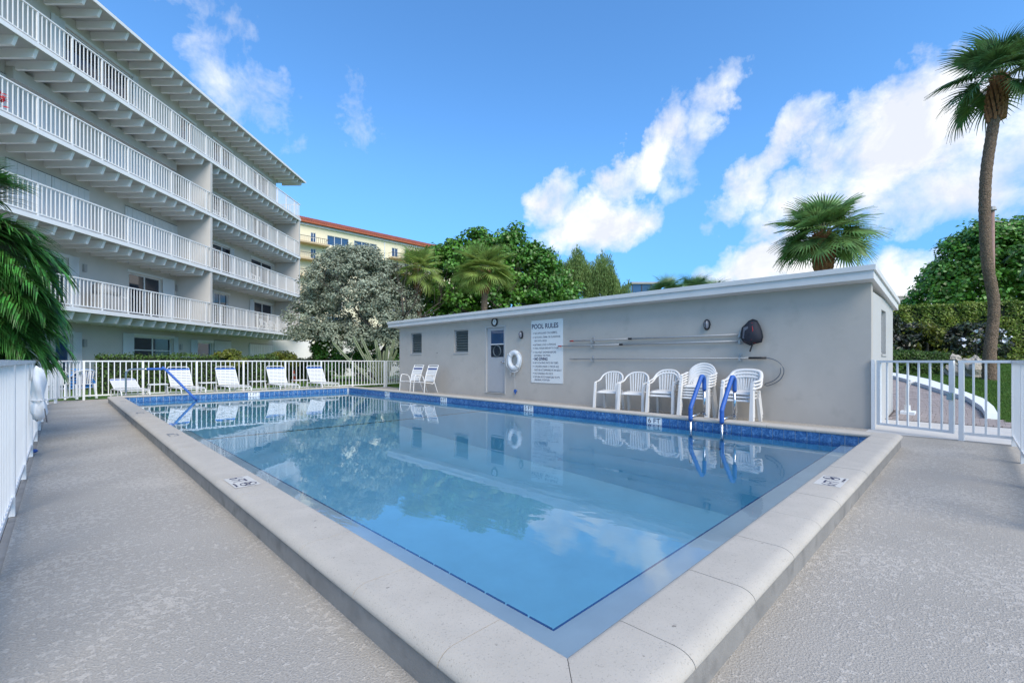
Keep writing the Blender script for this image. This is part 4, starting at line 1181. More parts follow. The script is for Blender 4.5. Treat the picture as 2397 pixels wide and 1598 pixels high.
# white folded cover strapped to the left fence
t = thing('hanging_pool_cover', 'white nylon bundle tied to the left fence with a grey cord', 'bundle', (-.215, 7.1, .42), 0)
t.scale = (.72, .72, .58)
m = MB(); prof = [(1.06, .05, .03), (1.0, .10, .05), (.9, .17, .07), (.75, .18, .08), (.6, .155, .075), (.48, .13, .07), (.42, .14, .07), (.34, .16, .08), (.2, .165, .08), (.1, .13, .06), (.06, .03, .02)]
N = 14
for (z, ry, rx) in prof:
    for k in range(N):
        a = 2 * PI * k / N; w = 1 + .20 * math.sin(3 * a + z * 9) + .12 * math.sin(7 * a + z * 5)
        m.v.append((.05 + rx * math.cos(a) * w, ry * math.sin(a) * w * 1.25, z + .02 * math.sin(2 * a)))
for i in range(len(prof) - 1):
    for k in range(N): m.f.append((i * N + k, i * N + (k + 1) % N, (i + 1) * N + (k + 1) % N, (i + 1) * N + k))
m.build('bag', 'cloth', t, smooth=True)
MB().tube([(.05 + .08 * math.cos(a), .19 * math.sin(a), .44) for a in [k * PI / 10 for k in range(20)]], .012, 6, 1, True).build('tie', 'plastic', t, smooth=True)
MB().tube(smooth_path([(.10, .22, .45), (.12, .34, .20), (.13, .30, .08), (.14, .0, .03), (.14, -.2, .07), (.12, -.26, .3)]), .007, 6).build('cord', 'ropel', t, smooth=True)
MB().bx(-.045, -.03, -.05, .05, .80, 1.17).build('hook', 'plastic', t)
t = thing('blue_float', 'small blue ball on the deck edge under the left fence', 'float', (-.235, 7.75, .04)); MB().tube([(0, 0, -.02), (0, 0, 0), (0, 0, .02)], [.025, .042, .025], 12).build('ball', 'foam', t, smooth=True); MB().tube([(0, 0, .02), (-.02, 0, .12)], .004, 6).build('cord', 'ropel', t)
# base of a plumbing valve by the pool house end
t = thing('valve_box', 'white pipe riser and stone block at the end wall beyond the gate', 'pipe riser', (11.9, .90, zr(11.9, .9)))
MB().bx(-.18, .2, -.12, .1, 0, .06).build('block', 'kerbw', t); MB().tube(smooth_path([(0, 0, .06), (0, 0, .5), (-.03, -.04, .62), (.0, -.10, .66)]), .03, 10).build('pipe', 'plastic', t, smooth=True); MB().disc((0, 0, .12), (0, 0, 1), .05, .12, 14).build('collar', 'plastic', t)

# ================================================================== THE CONDO (coordinates: metres right / ahead of the terrace corner)
WXB, FXB, ROOFX = -16.95, -15.20, -15.33           # wall plane, balcony edge, roof edge
Y0B, Y1B = 9.5, 32.7
bo = CF(WXB, Y0B)
condo = thing('condo_building', 'long five-storey white condominium with continuous railed balconies on the left', 'building', (bo[0], bo[1], 0), ROT)
BO = (WXB, Y0B, 0)
LV = [2.83, 5.62, 8.40, 11.14]                     # undersides of the balcony slabs
TH_ = .13
TB_ = lambda u, d, z: (WXB - d, u, z)
floors = [0] + [z + TH_ for z in LV]
OPEN = {0: [(16.9, 17.5, 0, 2.1, 'door'), (20.4, 22.7, .95, 2.2, 'win'), (24.5, 25.7, 0, 2.1, 'door')],
        1: [(13.2, 17.34, .0, 2.05, 'slide'), (20.15, 22.0, .0, 2.05, 'slide'), (25.8, 27.2, .0, 2.05, 'slide'), (29.8, 32.2, .3, 2.05, 'win')],
        2: [(25.8, 27.6, .0, 2.05, 'slide'), (29.6, 32.2, .0, 2.05, 'slide')],
        3: [(25.8, 27.4, .0, 2.05, 'slide'), (29.8, 32.0, .0, 2.05, 'slide')],
        4: [(17.3, 20.2, .0, 2.48, 'slide'), (23.3, 24.3, .0, 2.40, 'win2'), (25.9, 27.5, .0, 2.4, 'slide'), (29.8, 32.0, .0, 2.4, 'slide')]}
hl = []
for L, ops in OPEN.items():
    for (a, c, za, zb, k) in ops: hl.append((a, c, floors[L] + za + .02, floors[L] + zb))
MB().holes(TB_, Y0B, Y1B, 0, 14.27, hl, .22).build('wall', 'bwall', condo, BO)
MB().bx(WXB - 9, WXB - .225, Y1B - .22, Y1B, 0, 14.25).bx(WXB - 9, WXB - 8.8, Y0B, Y1B - .23, 0, 14.25).bx(WXB - 9, WXB - .225, Y0B, Y0B + .2, 0, 14.25).build('end_wall', 'bwall', condo, BO)
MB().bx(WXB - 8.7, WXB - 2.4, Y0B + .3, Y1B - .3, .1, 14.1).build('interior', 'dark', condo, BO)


def bwin(a, c, z0, z1, kind):
    f = MB(); w = .055; d0, d1 = .06, .12
    X = lambda d: WXB - d
    f.bx(X(d1), X(d0), a, a + w, z0, z1); f.bx(X(d1), X(d0), c - w, c, z0, z1); f.bx(X(d1), X(d0), a + w, c - w, z1 - w, z1); f.bx(X(d1), X(d0), a + w, c - w, z0, z0 + w)
    n = 1 if kind == 'door' else (3 if c - a > 3.5 else 2)
    fo = f.build('door' if kind == 'door' else 'window', 'wframe', condo, BO)
    st = (c - a - 2 * w) / n
    for k in range(n):
        pa = a + w + k * st; pb = pa + st
        if k: MB().bx(X(.115), X(.065), pa - .03, pa + .03, z0 + w, z1 - w).build('mullion', 'wframe', fo, BO)
        MB().bx(X(.10), X(.092), pa + (.03 if k else 0), pb - (.03 if k < n - 1 else 0), z0 + w, z1 - w).build('pane', 'glass' if kind != 'door' else 'glassb', fo, BO)
    if kind == 'win': MB().bx(X(.09), X(.07), a + w, c - w, (z0 + z1) / 2 - .02, (z0 + z1) / 2 + .02).build('glazing_bar', 'wframe', fo, BO)
    MB().bx(X(-.05), X(-.002), a - .12, c + .12, z1 + .005, z1 + .12).build('head_track', 'wframe', fo, BO)
    return fo


for L, ops in OPEN.items():
    for (a, c, za, zb, k) in ops: bwin(a, c, floors[L] + za + .02, floors[L] + zb, k)


def accordion(a, c, L, za=.0, zb=2.15, n=None):       # folded storm-shutter stack standing proud of the wall
    b = MB(); n = n or max(2, int((c - a) / .11)); st = (c - a) / n
    for k in range(n):
        y = a + k * st
        b.add([(WXB + .03, y, floors[L] + za), (WXB + .13, y + st * .5, floors[L] + za), (WXB + .03, y + st, floors[L] + za), (WXB + .03, y, floors[L] + zb), (WXB + .13, y + st * .5, floors[L] + zb), (WXB + .03, y + st, floors[L] + zb)],
              [(0, 1, 4, 3), (1, 2, 5, 4), (0, 3, 5, 2), (3, 4, 5), (0, 2, 1)])
    b.build('storm_shutter', 'shutter', condo, BO)


accordion(17.38, 17.75, 1); accordion(22.05, 22.75, 1, n=5); accordion(19.8, 20.33, 0, .3, 2.3, 4); accordion(22.78, 23.0, 0, .3, 2.3, 2)
accordion(17.55, 17.85, 0, 0, 2.2, 3); accordion(24.0, 24.42, 0, 0, 2.2, 4); accordion(16.7, 17.2, 4, 0, 2.6, 4); accordion(20.3, 20.55, 4, 0, 2.6, 2); accordion(27.3, 27.6, 2, 0, 2.1, 3)
accordion(25.5, 25.78, 1, 0, 2.1, 2); accordion(29.4, 29.78, 1, 0, 2.1, 3)
for (a, c, L, z) in ((15.2, 18.2, 2, 2.12), (19.9, 23.0, 2, 2.12), (14.3, 17.0, 3, 2.1), (19.0, 22.6, 3, 2.1), (25.9, 27.4, 0, 2.25), (29.3, 32.3, 0, 2.2)):  # closed panels
    n = 2
    for k in range(n):
        s = (c - a) / n
        sp = MB().bx(WXB + .01, WXB + .06, a + k * s + .012, a + (k + 1) * s - .012, floors[L] + .03, floors[L] + z).build('shutter_panel', 'shutter', condo, BO)
        g = MB()
        for q in range(6): g.bx(WXB + .061, WXB + .075, a + k * s + .1 + q * (s - .1) / 6, a + k * s + .14 + q * (s - .1) / 6, floors[L] + .05, floors[L] + z - .02)
        g.build('rib', 'shutter', sp, BO)
    MB().bx(WXB + .02, WXB + .04, a, c, floors[L] + z + .012, floors[L] + z + .03).build('shutter_track', 'black', condo, BO)
for (y, L) in ((17.95, 1), (17.95, 0), (23.2, 0), (22.9, 1)): MB().bx(WXB + .003, WXB + .09, y, y + .12, floors[L] + 1.65, floors[L] + 1.95).build('wall_light', 'acgrey', condo, BO)
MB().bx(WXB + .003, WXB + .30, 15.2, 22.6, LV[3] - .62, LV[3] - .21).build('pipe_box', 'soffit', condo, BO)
# party walls between flats and at the far end
for (y, w) in ((22.98, .16), (32.54, .16)):
    zs = [0.0] + LV
    for i in range(1, 4):
        MB().bx(WXB + .003, FXB - .03, y, y + w, LV[i - 1] + TH_ + .002, (LV[i] if i < 4 else 14.29) - .002).build('party_wall', 'bwall', condo, BO)
# balconies
beam = MB().prism([(0, 0), (1.64, 0), (1.60, -.10), (1.52, -.29), (0, -.29)], 'y', -.05, .05)
bm_me = beam.mesh('beam', 'bwhite')
rb = MB().prism([(0, 0), (1.50, 0), (1.46, -.09), (1.38, -.28), (0, -.28)], 'y', -.05, .05); rb_me = rb.mesh('beam', 'bwhite')
NB = 0; PICKS = []
for i, z in enumerate(LV):
    ye = 32.8 if i == 3 else (31.9 if i == 0 else 32.7)
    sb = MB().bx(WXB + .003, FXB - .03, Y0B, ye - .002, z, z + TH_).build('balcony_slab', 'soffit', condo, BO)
    MB().bx(FXB - .029, FXB, Y0B, ye, z - .012, z + TH_ + .004).build('edge_board', 'bwhite', sb, BO)
    k = 0; y = Y0B + .3
    while y < ye - .05:
        if not (22.9 < y < 23.2 or (32.5 < y < 32.71)): ob('beam', bm_me, sb, loc=(.004, y - Y0B, z - .003))
        y += .61
    rl = MB().bx(FXB - .09, FXB - .03, Y0B, ye, z + TH_ + 1.03, z + TH_ + 1.07)
    rl.bx(FXB - .085, FXB - .035, Y0B, ye, z + TH_ + .06, z + TH_ + .10)
    if i == 3: rl.bx(WXB + .01, FXB - .09, ye - .07, ye - .03, z + TH_ + 1.03, z + TH_ + 1.07)
    ro = rl.build('railing', 'bwhite', condo, BO)
    y = 12.33; j = 0
    while y < ye - .03:
        PICKS.append((y, i, j % 8 == 0, ro)); y += .144; j += 1
pk = MB().bx(-.012, .012, -.012, .012, .101, 1.029).mesh('baluster', 'bwhite')
pp = MB().bx(-.026, .026, -.026, .026, .0, 1.029).mesh('baluster_post', 'bwhite')
PICKS.sort(key=lambda p: p[0])
far_by = {}
for n, (y, i, post, ro) in enumerate(PICKS):
    z = LV[i] + TH_
    if n < 296: ob('baluster_post' if post else 'baluster', pp if post else pk, ro, loc=(FXB - .06 - WXB, y - Y0B, z + (.001 if post else 0)))
    else:
        b = far_by.setdefault(i, (MB(), ro))[0]; w = .026 if post else .012
        b.bx(FXB - .06 - w, FXB - .06 + w, y - w, y + w, z + (.001 if post else .101), z + 1.029)
for i, (b, ro) in far_by.items():
    if i == 3:
        for q in range(12): b.bx(WXB + .1 + q * .13, WXB + .124 + q * .13, 32.74, 32.764, LV[3] + TH_ + .002, LV[3] + TH_ + 1.029)
    b.build('baluster', 'bwhite', ro, BO, kind='stuff')
for y in (13.45,):
    for i in range(1, 5): MB().bx(FXB - .17, FXB - .095, y, y + .09, LV[i - 1] + TH_ + .002, (LV[i] if i < 4 else 14.25) - .002).build('column', 'bwhite', condo, BO)
    MB().bx(FXB - .17, FXB - .095, y, y + .09, 0, LV[0] - .002).build('column', 'bwhite', condo, BO)
rf = MB().bx(WXB - 9.4, ROOFX - .03, Y0B - .1, 33.88, 14.30, 14.40)
roof = rf.build('roof', 'soffit', condo, BO)
MB().bx(ROOFX - .029, ROOFX, Y0B - .1, 33.9, 14.28, 14.405).build('edge_board', 'bwhite', roof, BO)
y = Y0B + .3
while y < 33.8:
    ob('beam', rb_me, roof, loc=(.004 if y < 32.5 else -.02, y - Y0B, 14.297)); y += .61
MB().bx(WXB - 8.9, ROOFX - .05, Y0B, 33.8, 14.401, 14.44).build('roof_membrane', 'roofw', roof, BO)
for (y, L, lab) in ((29.6, 1, 'white plastic chair on the lowest balcony near its far end'), (28.4, 2, 'white plastic chair on the third-floor balcony'), (25.0, 3, 'white plastic chair on the upper balcony just past the party wall'),
                    (30.8, 1, 'white plastic chair at the far end of the lowest balcony')):
    p = CF(-16.1, y); dup(c1, (p[0], p[1], floors[L] + .003), ROT + PI / 2, lab, 'white plastic chairs away from the pool')
p = CF(-16.3, 18.3); t = thing('grill_cart', 'grey grill cart on the lowest balcony beside the shutter stack', 'grill', (p[0], p[1], floors[1] + .003), ROT)
MB().bx(-.25, .25, -.42, .42, .12, .75).build('cabinet', 'acgrey', t)
MB().tube([(0, -.40, .95), (0, .40, .95)], .26, 14).build('hood', 'acgrey', t, smooth=True); MB().bx(-.2, .2, .43, .75, .74, .78).build('side_shelf', 'wframe', t)
for s in (-1, 1): MB().tube([(.2, s * .4, .12), (.2, s * .4, 0)], .03, 8).build('leg', 'black', t)

# ================================================================== DISTANT BUILDINGS
yo = CF(-38.7, 84)
yb = thing('yellow_apartment_block', 'distant pale yellow apartment block with red clay tile roof and iron balconies', 'building', (yo[0], yo[1], 0), 0)
Ty = lambda u, d, z: (u, d, z)
WY = []
Z5, Z4, Z3, Z2 = 23.2, 20.2, 17.1, 14.0
for fl_, z in enumerate((Z5, Z4, Z3, Z2, 10.9, 7.8)):
    WY += [(-2.2, -1.2, z, z + 2.0, 'door'), (1.5, 2.5, z, z + 1.9, 'w')]
    if fl_ == 0: WY += [(4.6, 8.9, z + .1, z + 2.0, 'w3'), (10.0, 15.0, z + .1, z + 2.0, 'w3')]
    else: WY += [(4.6, 7.6, z + .1, z + 1.8, 'w2')]
    WY += [(18.4, 19.9, z - .2, z + 2.0, 'door'), (21.6, 22.6, z, z + 2.0, 'w'), (25.0, 26.1, z, z + 2.0, 'w'), (28.0, 29.1, z, z + 2.0, 'w'), (31.0, 32.6, z, z + 2.0, 'w2'), (35.2, 36.6, z, z + 2.0, 'w'), (39.5, 40.8, z, z + 2.0, 'w'), (44, 45.4, z, z + 2.0, 'w')]
MB().holes(Ty, -12, 52, 0, 26.6, [w[:4] for w in WY], .4).build('wall', 'yellow', yb)
MB().bx(-11.9, 51.9, .45, 16, 0, 26.5).build('rear_block', 'dark', yb)
for (a, c, z0, z1, k) in WY:
    n = {'w': 2, 'door': 2, 'w2': 4, 'w3': 3}[k]
    f = MB(); w = .09
    f.bx(a, c, .05, .2, z1 - w, z1); f.bx(a, c, .05, .2, z0, z0 + w)
    for q in range(n + 1):
        x = a + (c - a - w) * q / n; f.bx(x, x + w, .05, .2, z0 + w, z1 - w)
    if k in ('w', 'w2'): f.bx(a + w, c - w, .1, .15, (z0 + z1) / 2 - .04, (z0 + z1) / 2 + .04)
    fo = f.build('window', 'wframe', yb)
    MB().bx(a + .02, c - .02, .22, .25, z0 + .02, z1 - .02).build('pane', 'glassb', fo)
for z in (Z5, Z4, Z3, Z2, 10.9, 7.8):
    for (a, c) in ((-5.5, 4.4 if z in (Z5, Z3) else 2.0), (17.6, 27.6), (37.5, 45)):
        s = MB().bx(a, c, -1.7, -.02, z - .55, z - .25).build('balcony_slab', 'tan', yb)
        r = MB().bx(a + .05, c - .05, -1.66, -1.60, z + .62, z + .70)
        q = a + .1
        while q < c - .1: r.bx(q, q + .05, -1.65, -1.61, z - .25, z + .62); q += .35
        for e in (a + .05, c - .1): r.bx(e, e + .05, -1.6, -.02, z + .62, z + .70)
        r.build('balcony_rail', 'iron', s)
rt = MB().prism([(-.9, 26.6), (-.9, 26.85), (6.5, 29.6), (16.6, 26.85), (16.6, 26.6)], 'x', -12.6, 52.6).build('roof', 'rooftile', yb)
rr_ = MB()
for k in range(160):
    x = -12.5 + k * .408; rr_.prism([(x, 26.86), (x + .2, 26.86), (x + .2, 26.99), (x, 26.99)], 'y', -.9, -.7)
    rr_.add([(x, -.88, 26.87), (x + .2, -.88, 26.87), (x + .2, 6.4, 29.6), (x, 6.4, 29.6), (x, -.88, 26.99), (x + .2, -.88, 26.99), (x + .2, 6.4, 29.72), (x, 6.4, 29.72)], [(4, 5, 6, 7), (0, 1, 5, 4), (1, 2, 6, 5), (3, 0, 4, 7)])
rr_.build('tile_ridges', 'rooftile', rt)
MB().bx(-12.2, 52.2, -.35, -.02, 26.2, 26.55).build('cornice', 'wframe', yb)
for x in (16.6,): MB().bx(x, x + .18, -.12, -.02, 6, 26.1).build('downpipe', 'wframe', yb)

wo_ = CF(-14.9, 34)
ww = thing('white_garden_wall', 'high white stucco wall with a sloping top behind the silver-leaved tree', 'wall', (wo_[0], wo_[1], 0), ROT)
MB().prism([(0, -.1), (6.9, -.1), (6.9, 1.3), (5.2, 2.15), (4.2, 2.78), (2.9, 2.82), (0, 2.45)], 'y', 0, .3).build('main_panel', 'whitewall', ww)
MB().prism([(-.003, -.1), (-.003, 2.62), (-4.2, 2.62), (-4.2, -.1)], 'y', .05, .35).build('side_panel', 'whitewall', ww).rotation_euler = (0, 0, .75)
q = CF(-11.5, 46); wh = thing('white_flat_house', 'distant white flat-roofed building behind the palm trunk left of the pool house roof', 'building', (q[0], q[1], 0), ROT)
MB().bx(0, 9, 0, 8, 0, 6.4).build('wall', 'whitewall', wh); MB().bx(-.3, 9.3, -.5, 8.3, 6.4, 6.9).build('roof', 'whitewall', wh)
MB().bx(0.5, 1.6, -.05, -.003, 3.5, 5).build('window', 'glass', wh)
q = CF(15.3, 58); sb = thing('rooftop_cabin', 'small dark glazed rooftop structure on the skyline above the pool house roof', 'rooftop structure', (q[0], q[1], 0), ROT)
MB().bx(0, 3.6, 0, 5, 0, 9.6).build('wall', 'concrete', sb); b = MB().bx(-.1, 3.9, -.2, 5, 10.85, 11.1); b.build('roof', 'concrete', sb); MB().bx(.05, 3.5, .05, 4.6, 9.6, 10.85).build('glazing', 'glassb', sb)
for k in range(4): MB().bx(.0 + k * 1.2, .1 + k * 1.2, -.02, .04, 9.6, 10.85).build('mullion', 'iron', sb)
q = CF(33, 40); gt = thing('grey_block_building', 'plain grey concrete block rising behind the pool house end and tall hedge', 'building', (q[0], q[1], 0), ROT)
MB().bx(0, 2.1, 0, 6, 0, 6.7).build('wall', 'concrete', gt); MB().bx(-.05, 2.15, -.05, 6, 6.7, 6.8).build('parapet', 'walk', gt)

# ================================================================== HEDGES
def hedge(name, label, p0, p1, wid, z0, z1, m, n, ll, lw, jz=.04, cat='hedge', z0b=None):
    a, c = Vector((*p0, 0)), Vector((*p1, 0)); d = c - a; L = d.length; ang = math.atan2(d.y, d.x)
    t = thing(name, label, cat, (a.x, a.y, 0), ang)
    z0b = z0 if z0b is None else z0b
    zl = lambda x: z0 + (z0b - z0) * x / L
    e = .07
    MB().add([(e, e, zl(0) - .3), (L - e, e, zl(L) - .3), (L - e, wid - e, zl(L) - .3), (e, wid - e, zl(0) - .3), (e, e, z1 - e), (L - e, e, z1 - e), (L - e, wid - e, z1 - e), (e, wid - e, z1 - e)],
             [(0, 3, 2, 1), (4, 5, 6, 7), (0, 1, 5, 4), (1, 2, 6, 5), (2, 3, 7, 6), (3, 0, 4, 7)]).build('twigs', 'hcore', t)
    A = [L * wid, L * (z1 - z0), L * (z1 - z0), wid * (z1 - z0), wid * (z1 - z0)]; A[2] *= .4
    pick = rng.choice(5, size=n, p=np.array(A) / sum(A)); u, v = rng.random(n), rng.random(n)
    pos = np.zeros((n, 3)); nr = np.zeros((n, 3))
    X = u * L; zz = z0 + (z0b - z0) * X / L + v * (z1 - z0 - (z0b - z0) * X / L)
    for k in range(5):
        s = pick == k
        if k == 0: pos[s] = np.c_[X[s], v[s] * wid, np.full(s.sum(), z1)]; nr[s] = (0, 0, 1)
        elif k in (1, 2): pos[s] = np.c_[X[s], np.full(s.sum(), 0 if k == 1 else wid), zz[s]]; nr[s] = (0, -1 if k == 1 else 1, .3)
        else: pos[s] = np.c_[np.full(s.sum(), 0 if k == 3 else L), u[s] * wid, z0 + v[s] * (z1 - z0)]; nr[s] = (-1 if k == 3 else 1, 0, .3)
    bump = .06 * np.sin(pos[:, 0] * 3.1) * np.sin(pos[:, 2] * 4.3 + pos[:, 0]) + .04 * np.sin(pos[:, 0] * 7.7 + pos[:, 1] * 5)
    nn = nr / np.linalg.norm(nr, axis=1)[:, None]
    pos += nn * (bump * (jz / .04) + rng.normal(-.01, jz, n))[:, None]
    ob('leaves', leaves_mesh('leaves', m, pos, nr, ll, lw, .7), t, kind='stuff')
    return t


hedge('clipped_hedge', 'dark green clipped hedge between the far fence and the condo ground floor', CF(-14.2, 15.7), CF(-10.4, 20.2), .9, 0, 1.28, 'hedge_l', 9000, .07, .04)
hedge('clipped_hedge', 'long clipped hedge along the condo behind the loungers', CF(-13.1, 20.6), CF(-11.0, 27.6), .9, 0, 1.12, 'hedge_l', 12000, .08, .045)
for (xc, yc, lab) in ((-11.75, 18.9, 'yellow-tipped bush nearest the left gate'), (-11.6, 22.9, 'yellow-tipped bush in the middle of the three'), (-10.8, 26.0, 'bright yellow-green bush nearest the white wall')):
    q = CF(xc, yc); t = thing('variegated_bush', lab + ', rising above the clipped hedge', 'bush', (q[0], q[1], 0), ROT)
    P, Nn = crown_points([(0, 0, 1.0, .68 if yc < 20 else .85, .5, .52)], 60, 70, .16)
    ob('leaves', leaves_mesh('leaves', 'croton', P, Nn, .10, .05), t, kind='stuff')
    MB().tube([(0, 0, 0), (0, 0, .9)], .05, 6).build('stem', 'branch', t)
q = CF(-7.9, 24.0)
t = thing('tall_dark_bush', 'dark glossy bush standing against the white wall under the silver tree', 'bush', (q[0], q[1], 0), ROT)
P, Nn = crown_points([(-1.9, 0, 1.0, .85, .6, 1.25), (.1, .4, 1.2, .55, .6, 1.1), (-.9, .6, .7, 1.2, .6, .8)], 210, 60, .22)
ob('leaves', leaves_mesh('leaves', 'grape', P, Nn, .12, .07), t, kind='stuff'); MB().tube([(0, 0, 0), (0, 0, 1.2)], .06, 6).build('stem', 'branch', t)
q = CF(-5.2, 23.5)
t = thing('tall_dark_bush', 'dark bush filling the gap between the cactus and the pool house corner', 'bush', (q[0], q[1], 0), ROT)
P, Nn = crown_points([(0, 0, 1.0, .9, .7, 1.1), (.5, 1.2, 1.5, .7, .6, 1.4)], 150, 60, .24)
ob('leaves', leaves_mesh('leaves', 'grape', P, Nn, .12, .07), t, kind='stuff'); MB().tube([(0, 0, 0), (0, 0, 1.2)], .06, 6).build('stem', 'branch', t)
# right garden
hb = hedge('tall_ficus_hedge', 'tall clipped hedge with sunlit yellow-green top closing the right side garden', CF(19.0, 24.8), CF(27.5, 20.0), 1.6, 1.2, 3.92, 'hedge_big', 46000, .13, .065, .05, z0b=1.0)
hedge('low_box_hedge', 'low square-clipped hedge on the lawn beyond the pool house end', CF(11.6, 16.2), CF(15.35, 15.9), .8, .60, 1.36, 'hedge_l', 12000, .07, .04)
for (xc, yc, z, lobes, m, n, lab, ll) in ((17.6, 21.6, 1.0, [(-.6, 0, 1.1, 1.6, .8, 1.25), (1.2, -.2, .8, 1.0, .7, .95)], 'crotond', 230, 'dark purple croton shrub with a few lime leaves before the tall hedge', .24),
                                          (19.0, 20.8, 1.0, [(0, 0, .8, .7, .5, .9)], 'croton', 36, 'lime and orange croton shrub beside the dark purple one', .22),
                                          (20.6, 20.2, 1.05, [(0, 0, .8, 1.2, .6, .85)], 'crotond', 90, 'dark shrub with white flowers left of the tall palm trunk', .18)):
    q = CF(xc, yc); t = thing('croton_shrub', lab, 'shrub', (q[0], q[1], z), ROT)
    P, Nn = crown_points(lobes, n, 26, .25); ob('leaves', leaves_mesh('leaves', m, P, Nn, ll, .08, .9), t, kind='stuff')
    MB().tube([(0, 0, -.1), (0, 0, .9)], .04, 6).build('stem', 'branch', t)
    if m == 'crotond':
        P, Nn = crown_points(lobes, 16 if xc < 19 else 3, 9, .2, 0); ob('bright_leaves', leaves_mesh('bright_leaves', 'croton', P + np.array([.0, -.12, 0]), Nn, ll * 1.1, .09, .9), t, kind='stuff')
    if 'white flowers' in lab:
        P, Nn = crown_points([(0, -.1, .8, 1.25, .6, .8)], 22, 14, .11, 0); ob('flowers', leaves_mesh('flowers', 'flower', P, Nn, .12, .09, .6), t, kind='stuff')
q = CF(25.5, 19.3); t = thing('white_flower_shrub', 'white flowers against the hedge just right of the tall palm trunk', 'shrub', (q[0], q[1], 1.2), ROT)
P, Nn = crown_points([(-1.2, 0, .9, .8, .4, .7)], 8, 20, .12); ob('flowers', leaves_mesh('flowers', 'flower', P, Nn, .12, .09, .6), t, kind='stuff')
P, Nn = crown_points([(-1.2, 0, .8, .9, .4, .8)], 40, 24, .2); ob('leaves', leaves_mesh('leaves', 'crotond', P, Nn, .16, .07, .6), t, kind='stuff')
ms = MB(); pts = [CF(x, y) for x, y in ((17.0, 21.5), (27.5, 18.0), (28.5, 20.2), (18.0, 24.5))]
ms.add([(p[0], p[1], zr(*p) + .02) for p in pts], [(0, 1, 2, 3)]); ms.build('mulch_bed', 'mulch', kind='structure')


def rock(loc, r, lab, seed):
    R = random.Random(seed); t = MB(); n1, n2 = 9, 14
    for i in range(n1 + 1):
        for k in range(n2):
            a, c = PI * i / n1, 2 * PI * k / n2; d = Vector((math.sin(a) * math.cos(c), math.sin(a) * math.sin(c), math.cos(a)))
            w = 1 + .22 * math.sin(5 * d.x + seed) * math.cos(4 * d.y - seed) + .12 * math.sin(11 * d.z + 7 * d.x) + R.uniform(-.09, .09)
            t.v.append((d.x * r[0] * w, d.y * r[1] * w, d.z * r[2] * w))
    for i in range(n1):
        for k in range(n2): t.f.append((i * n2 + k, (i + 1) * n2 + k, (i + 1) * n2 + (k + 1) % n2, i * n2 + (k + 1) % n2))
    o = t.build('rock', 'rock', loc=loc); o['label'] = lab; o['category'] = 'rock'; return o


def cfz(xc, yc, dz=0): p = CF(xc, yc); return (p[0], p[1], zr(*p) + dz)


rock(cfz(15.55, 15.3, .15), (.42, .35, .50), 'pale coral rock right of the low hedge, seen behind the gate post', 3)
rock(cfz(15.8, 16.4, .45), (.28, .3, .25), 'small pale rock on top behind the coral rock', 5)
rock(cfz(15.15, 15.6, .1), (.22, .25, .28), 'reddish small rock at the corner of the low hedge', 9)
rock(cfz(11.3, 15.2, .02), (.3, .2, .08), 'flat pale stone at the start of the white kerb', 12)

# grass blades where the lawn is near enough to tell
def blades(name, pts, h, lab=None):
    N = len(pts); a = rng.uniform(0, 2 * PI, N); w = .0045; H_ = h * rng.uniform(.5, 1.2, N)
    dx, dy = np.cos(a) * w * 1.6, np.sin(a) * w * 1.6; lx, ly = rng.normal(0, .35, N) * H_, rng.normal(0, .35, N) * H_
    P = np.array(pts)
    v = np.stack([P + np.c_[-dx, -dy, np.zeros(N)], P + np.c_[dx, dy, np.zeros(N)], P + np.c_[lx + dx * .2, ly + dy * .2, H_], P + np.c_[lx - dx * .2, ly - dy * .2, H_]], 1).reshape(-1, 3)
    o = ob(name, quads(name, 'blade', v)); o['kind'] = 'stuff'; o['label'] = lab; return o


G = []
rg = random.Random(5)
while len(G) < 60000:
    yc = 8.0 + 12 * rg.random() ** 1.3; xc = yc * rg.uniform(.82, 1.14); p = CF(xc, yc)
    if p[0] < 12.3: 
        if p[1] > -.42: continue
    elif p[1] > float(np.interp(p[0], [k[0] for k in sorted(ko)], [k[1] for k in sorted(ko)])) - .02: continue
    if p[0] < 10.98: continue
    G.append((p[0], p[1], zr(*p) - .015))
blades('grass', G, .055, 'short green garden lawn right of the brick path')
G = []
while len(G) < 40000:
    yc = rg.uniform(19, 27); xc = yc * rg.uniform(-.62, -.2); p = CF(xc, yc)
    if p[1] < 18.1: continue
    G.append((p[0], p[1], -.035))
blades('grass', G, .07, 'sunlit lawn strip behind the far fence')

# ================================================================== TREES
def limb(b, p, d, r, n, spread, ln, R, depth=0):
    q = Vector(p); pts = [q.copy()]; rs = [r]
    d = Vector(d).normalized()
    for i in range(n):
        d = (d + Vector((R.uniform(-1, 1), R.uniform(-1, 1), R.uniform(-.2, .5))) * .22).normalized(); q = q + d * ln / n; pts.append(q.copy()); rs.append(r * (1 - .5 * (i + 1) / n))
    b.tube(pts, rs, 7 if depth < 2 else 5)
    if depth < 3:
        for k in range(3):
            limb(b, pts[-1 - (k % 2)], d + Vector((R.uniform(-1, 1), R.uniform(-1, 1), R.uniform(-.1, .6))) * spread, rs[-1] * .8, 4, spread, ln * .72, R, depth + 1)


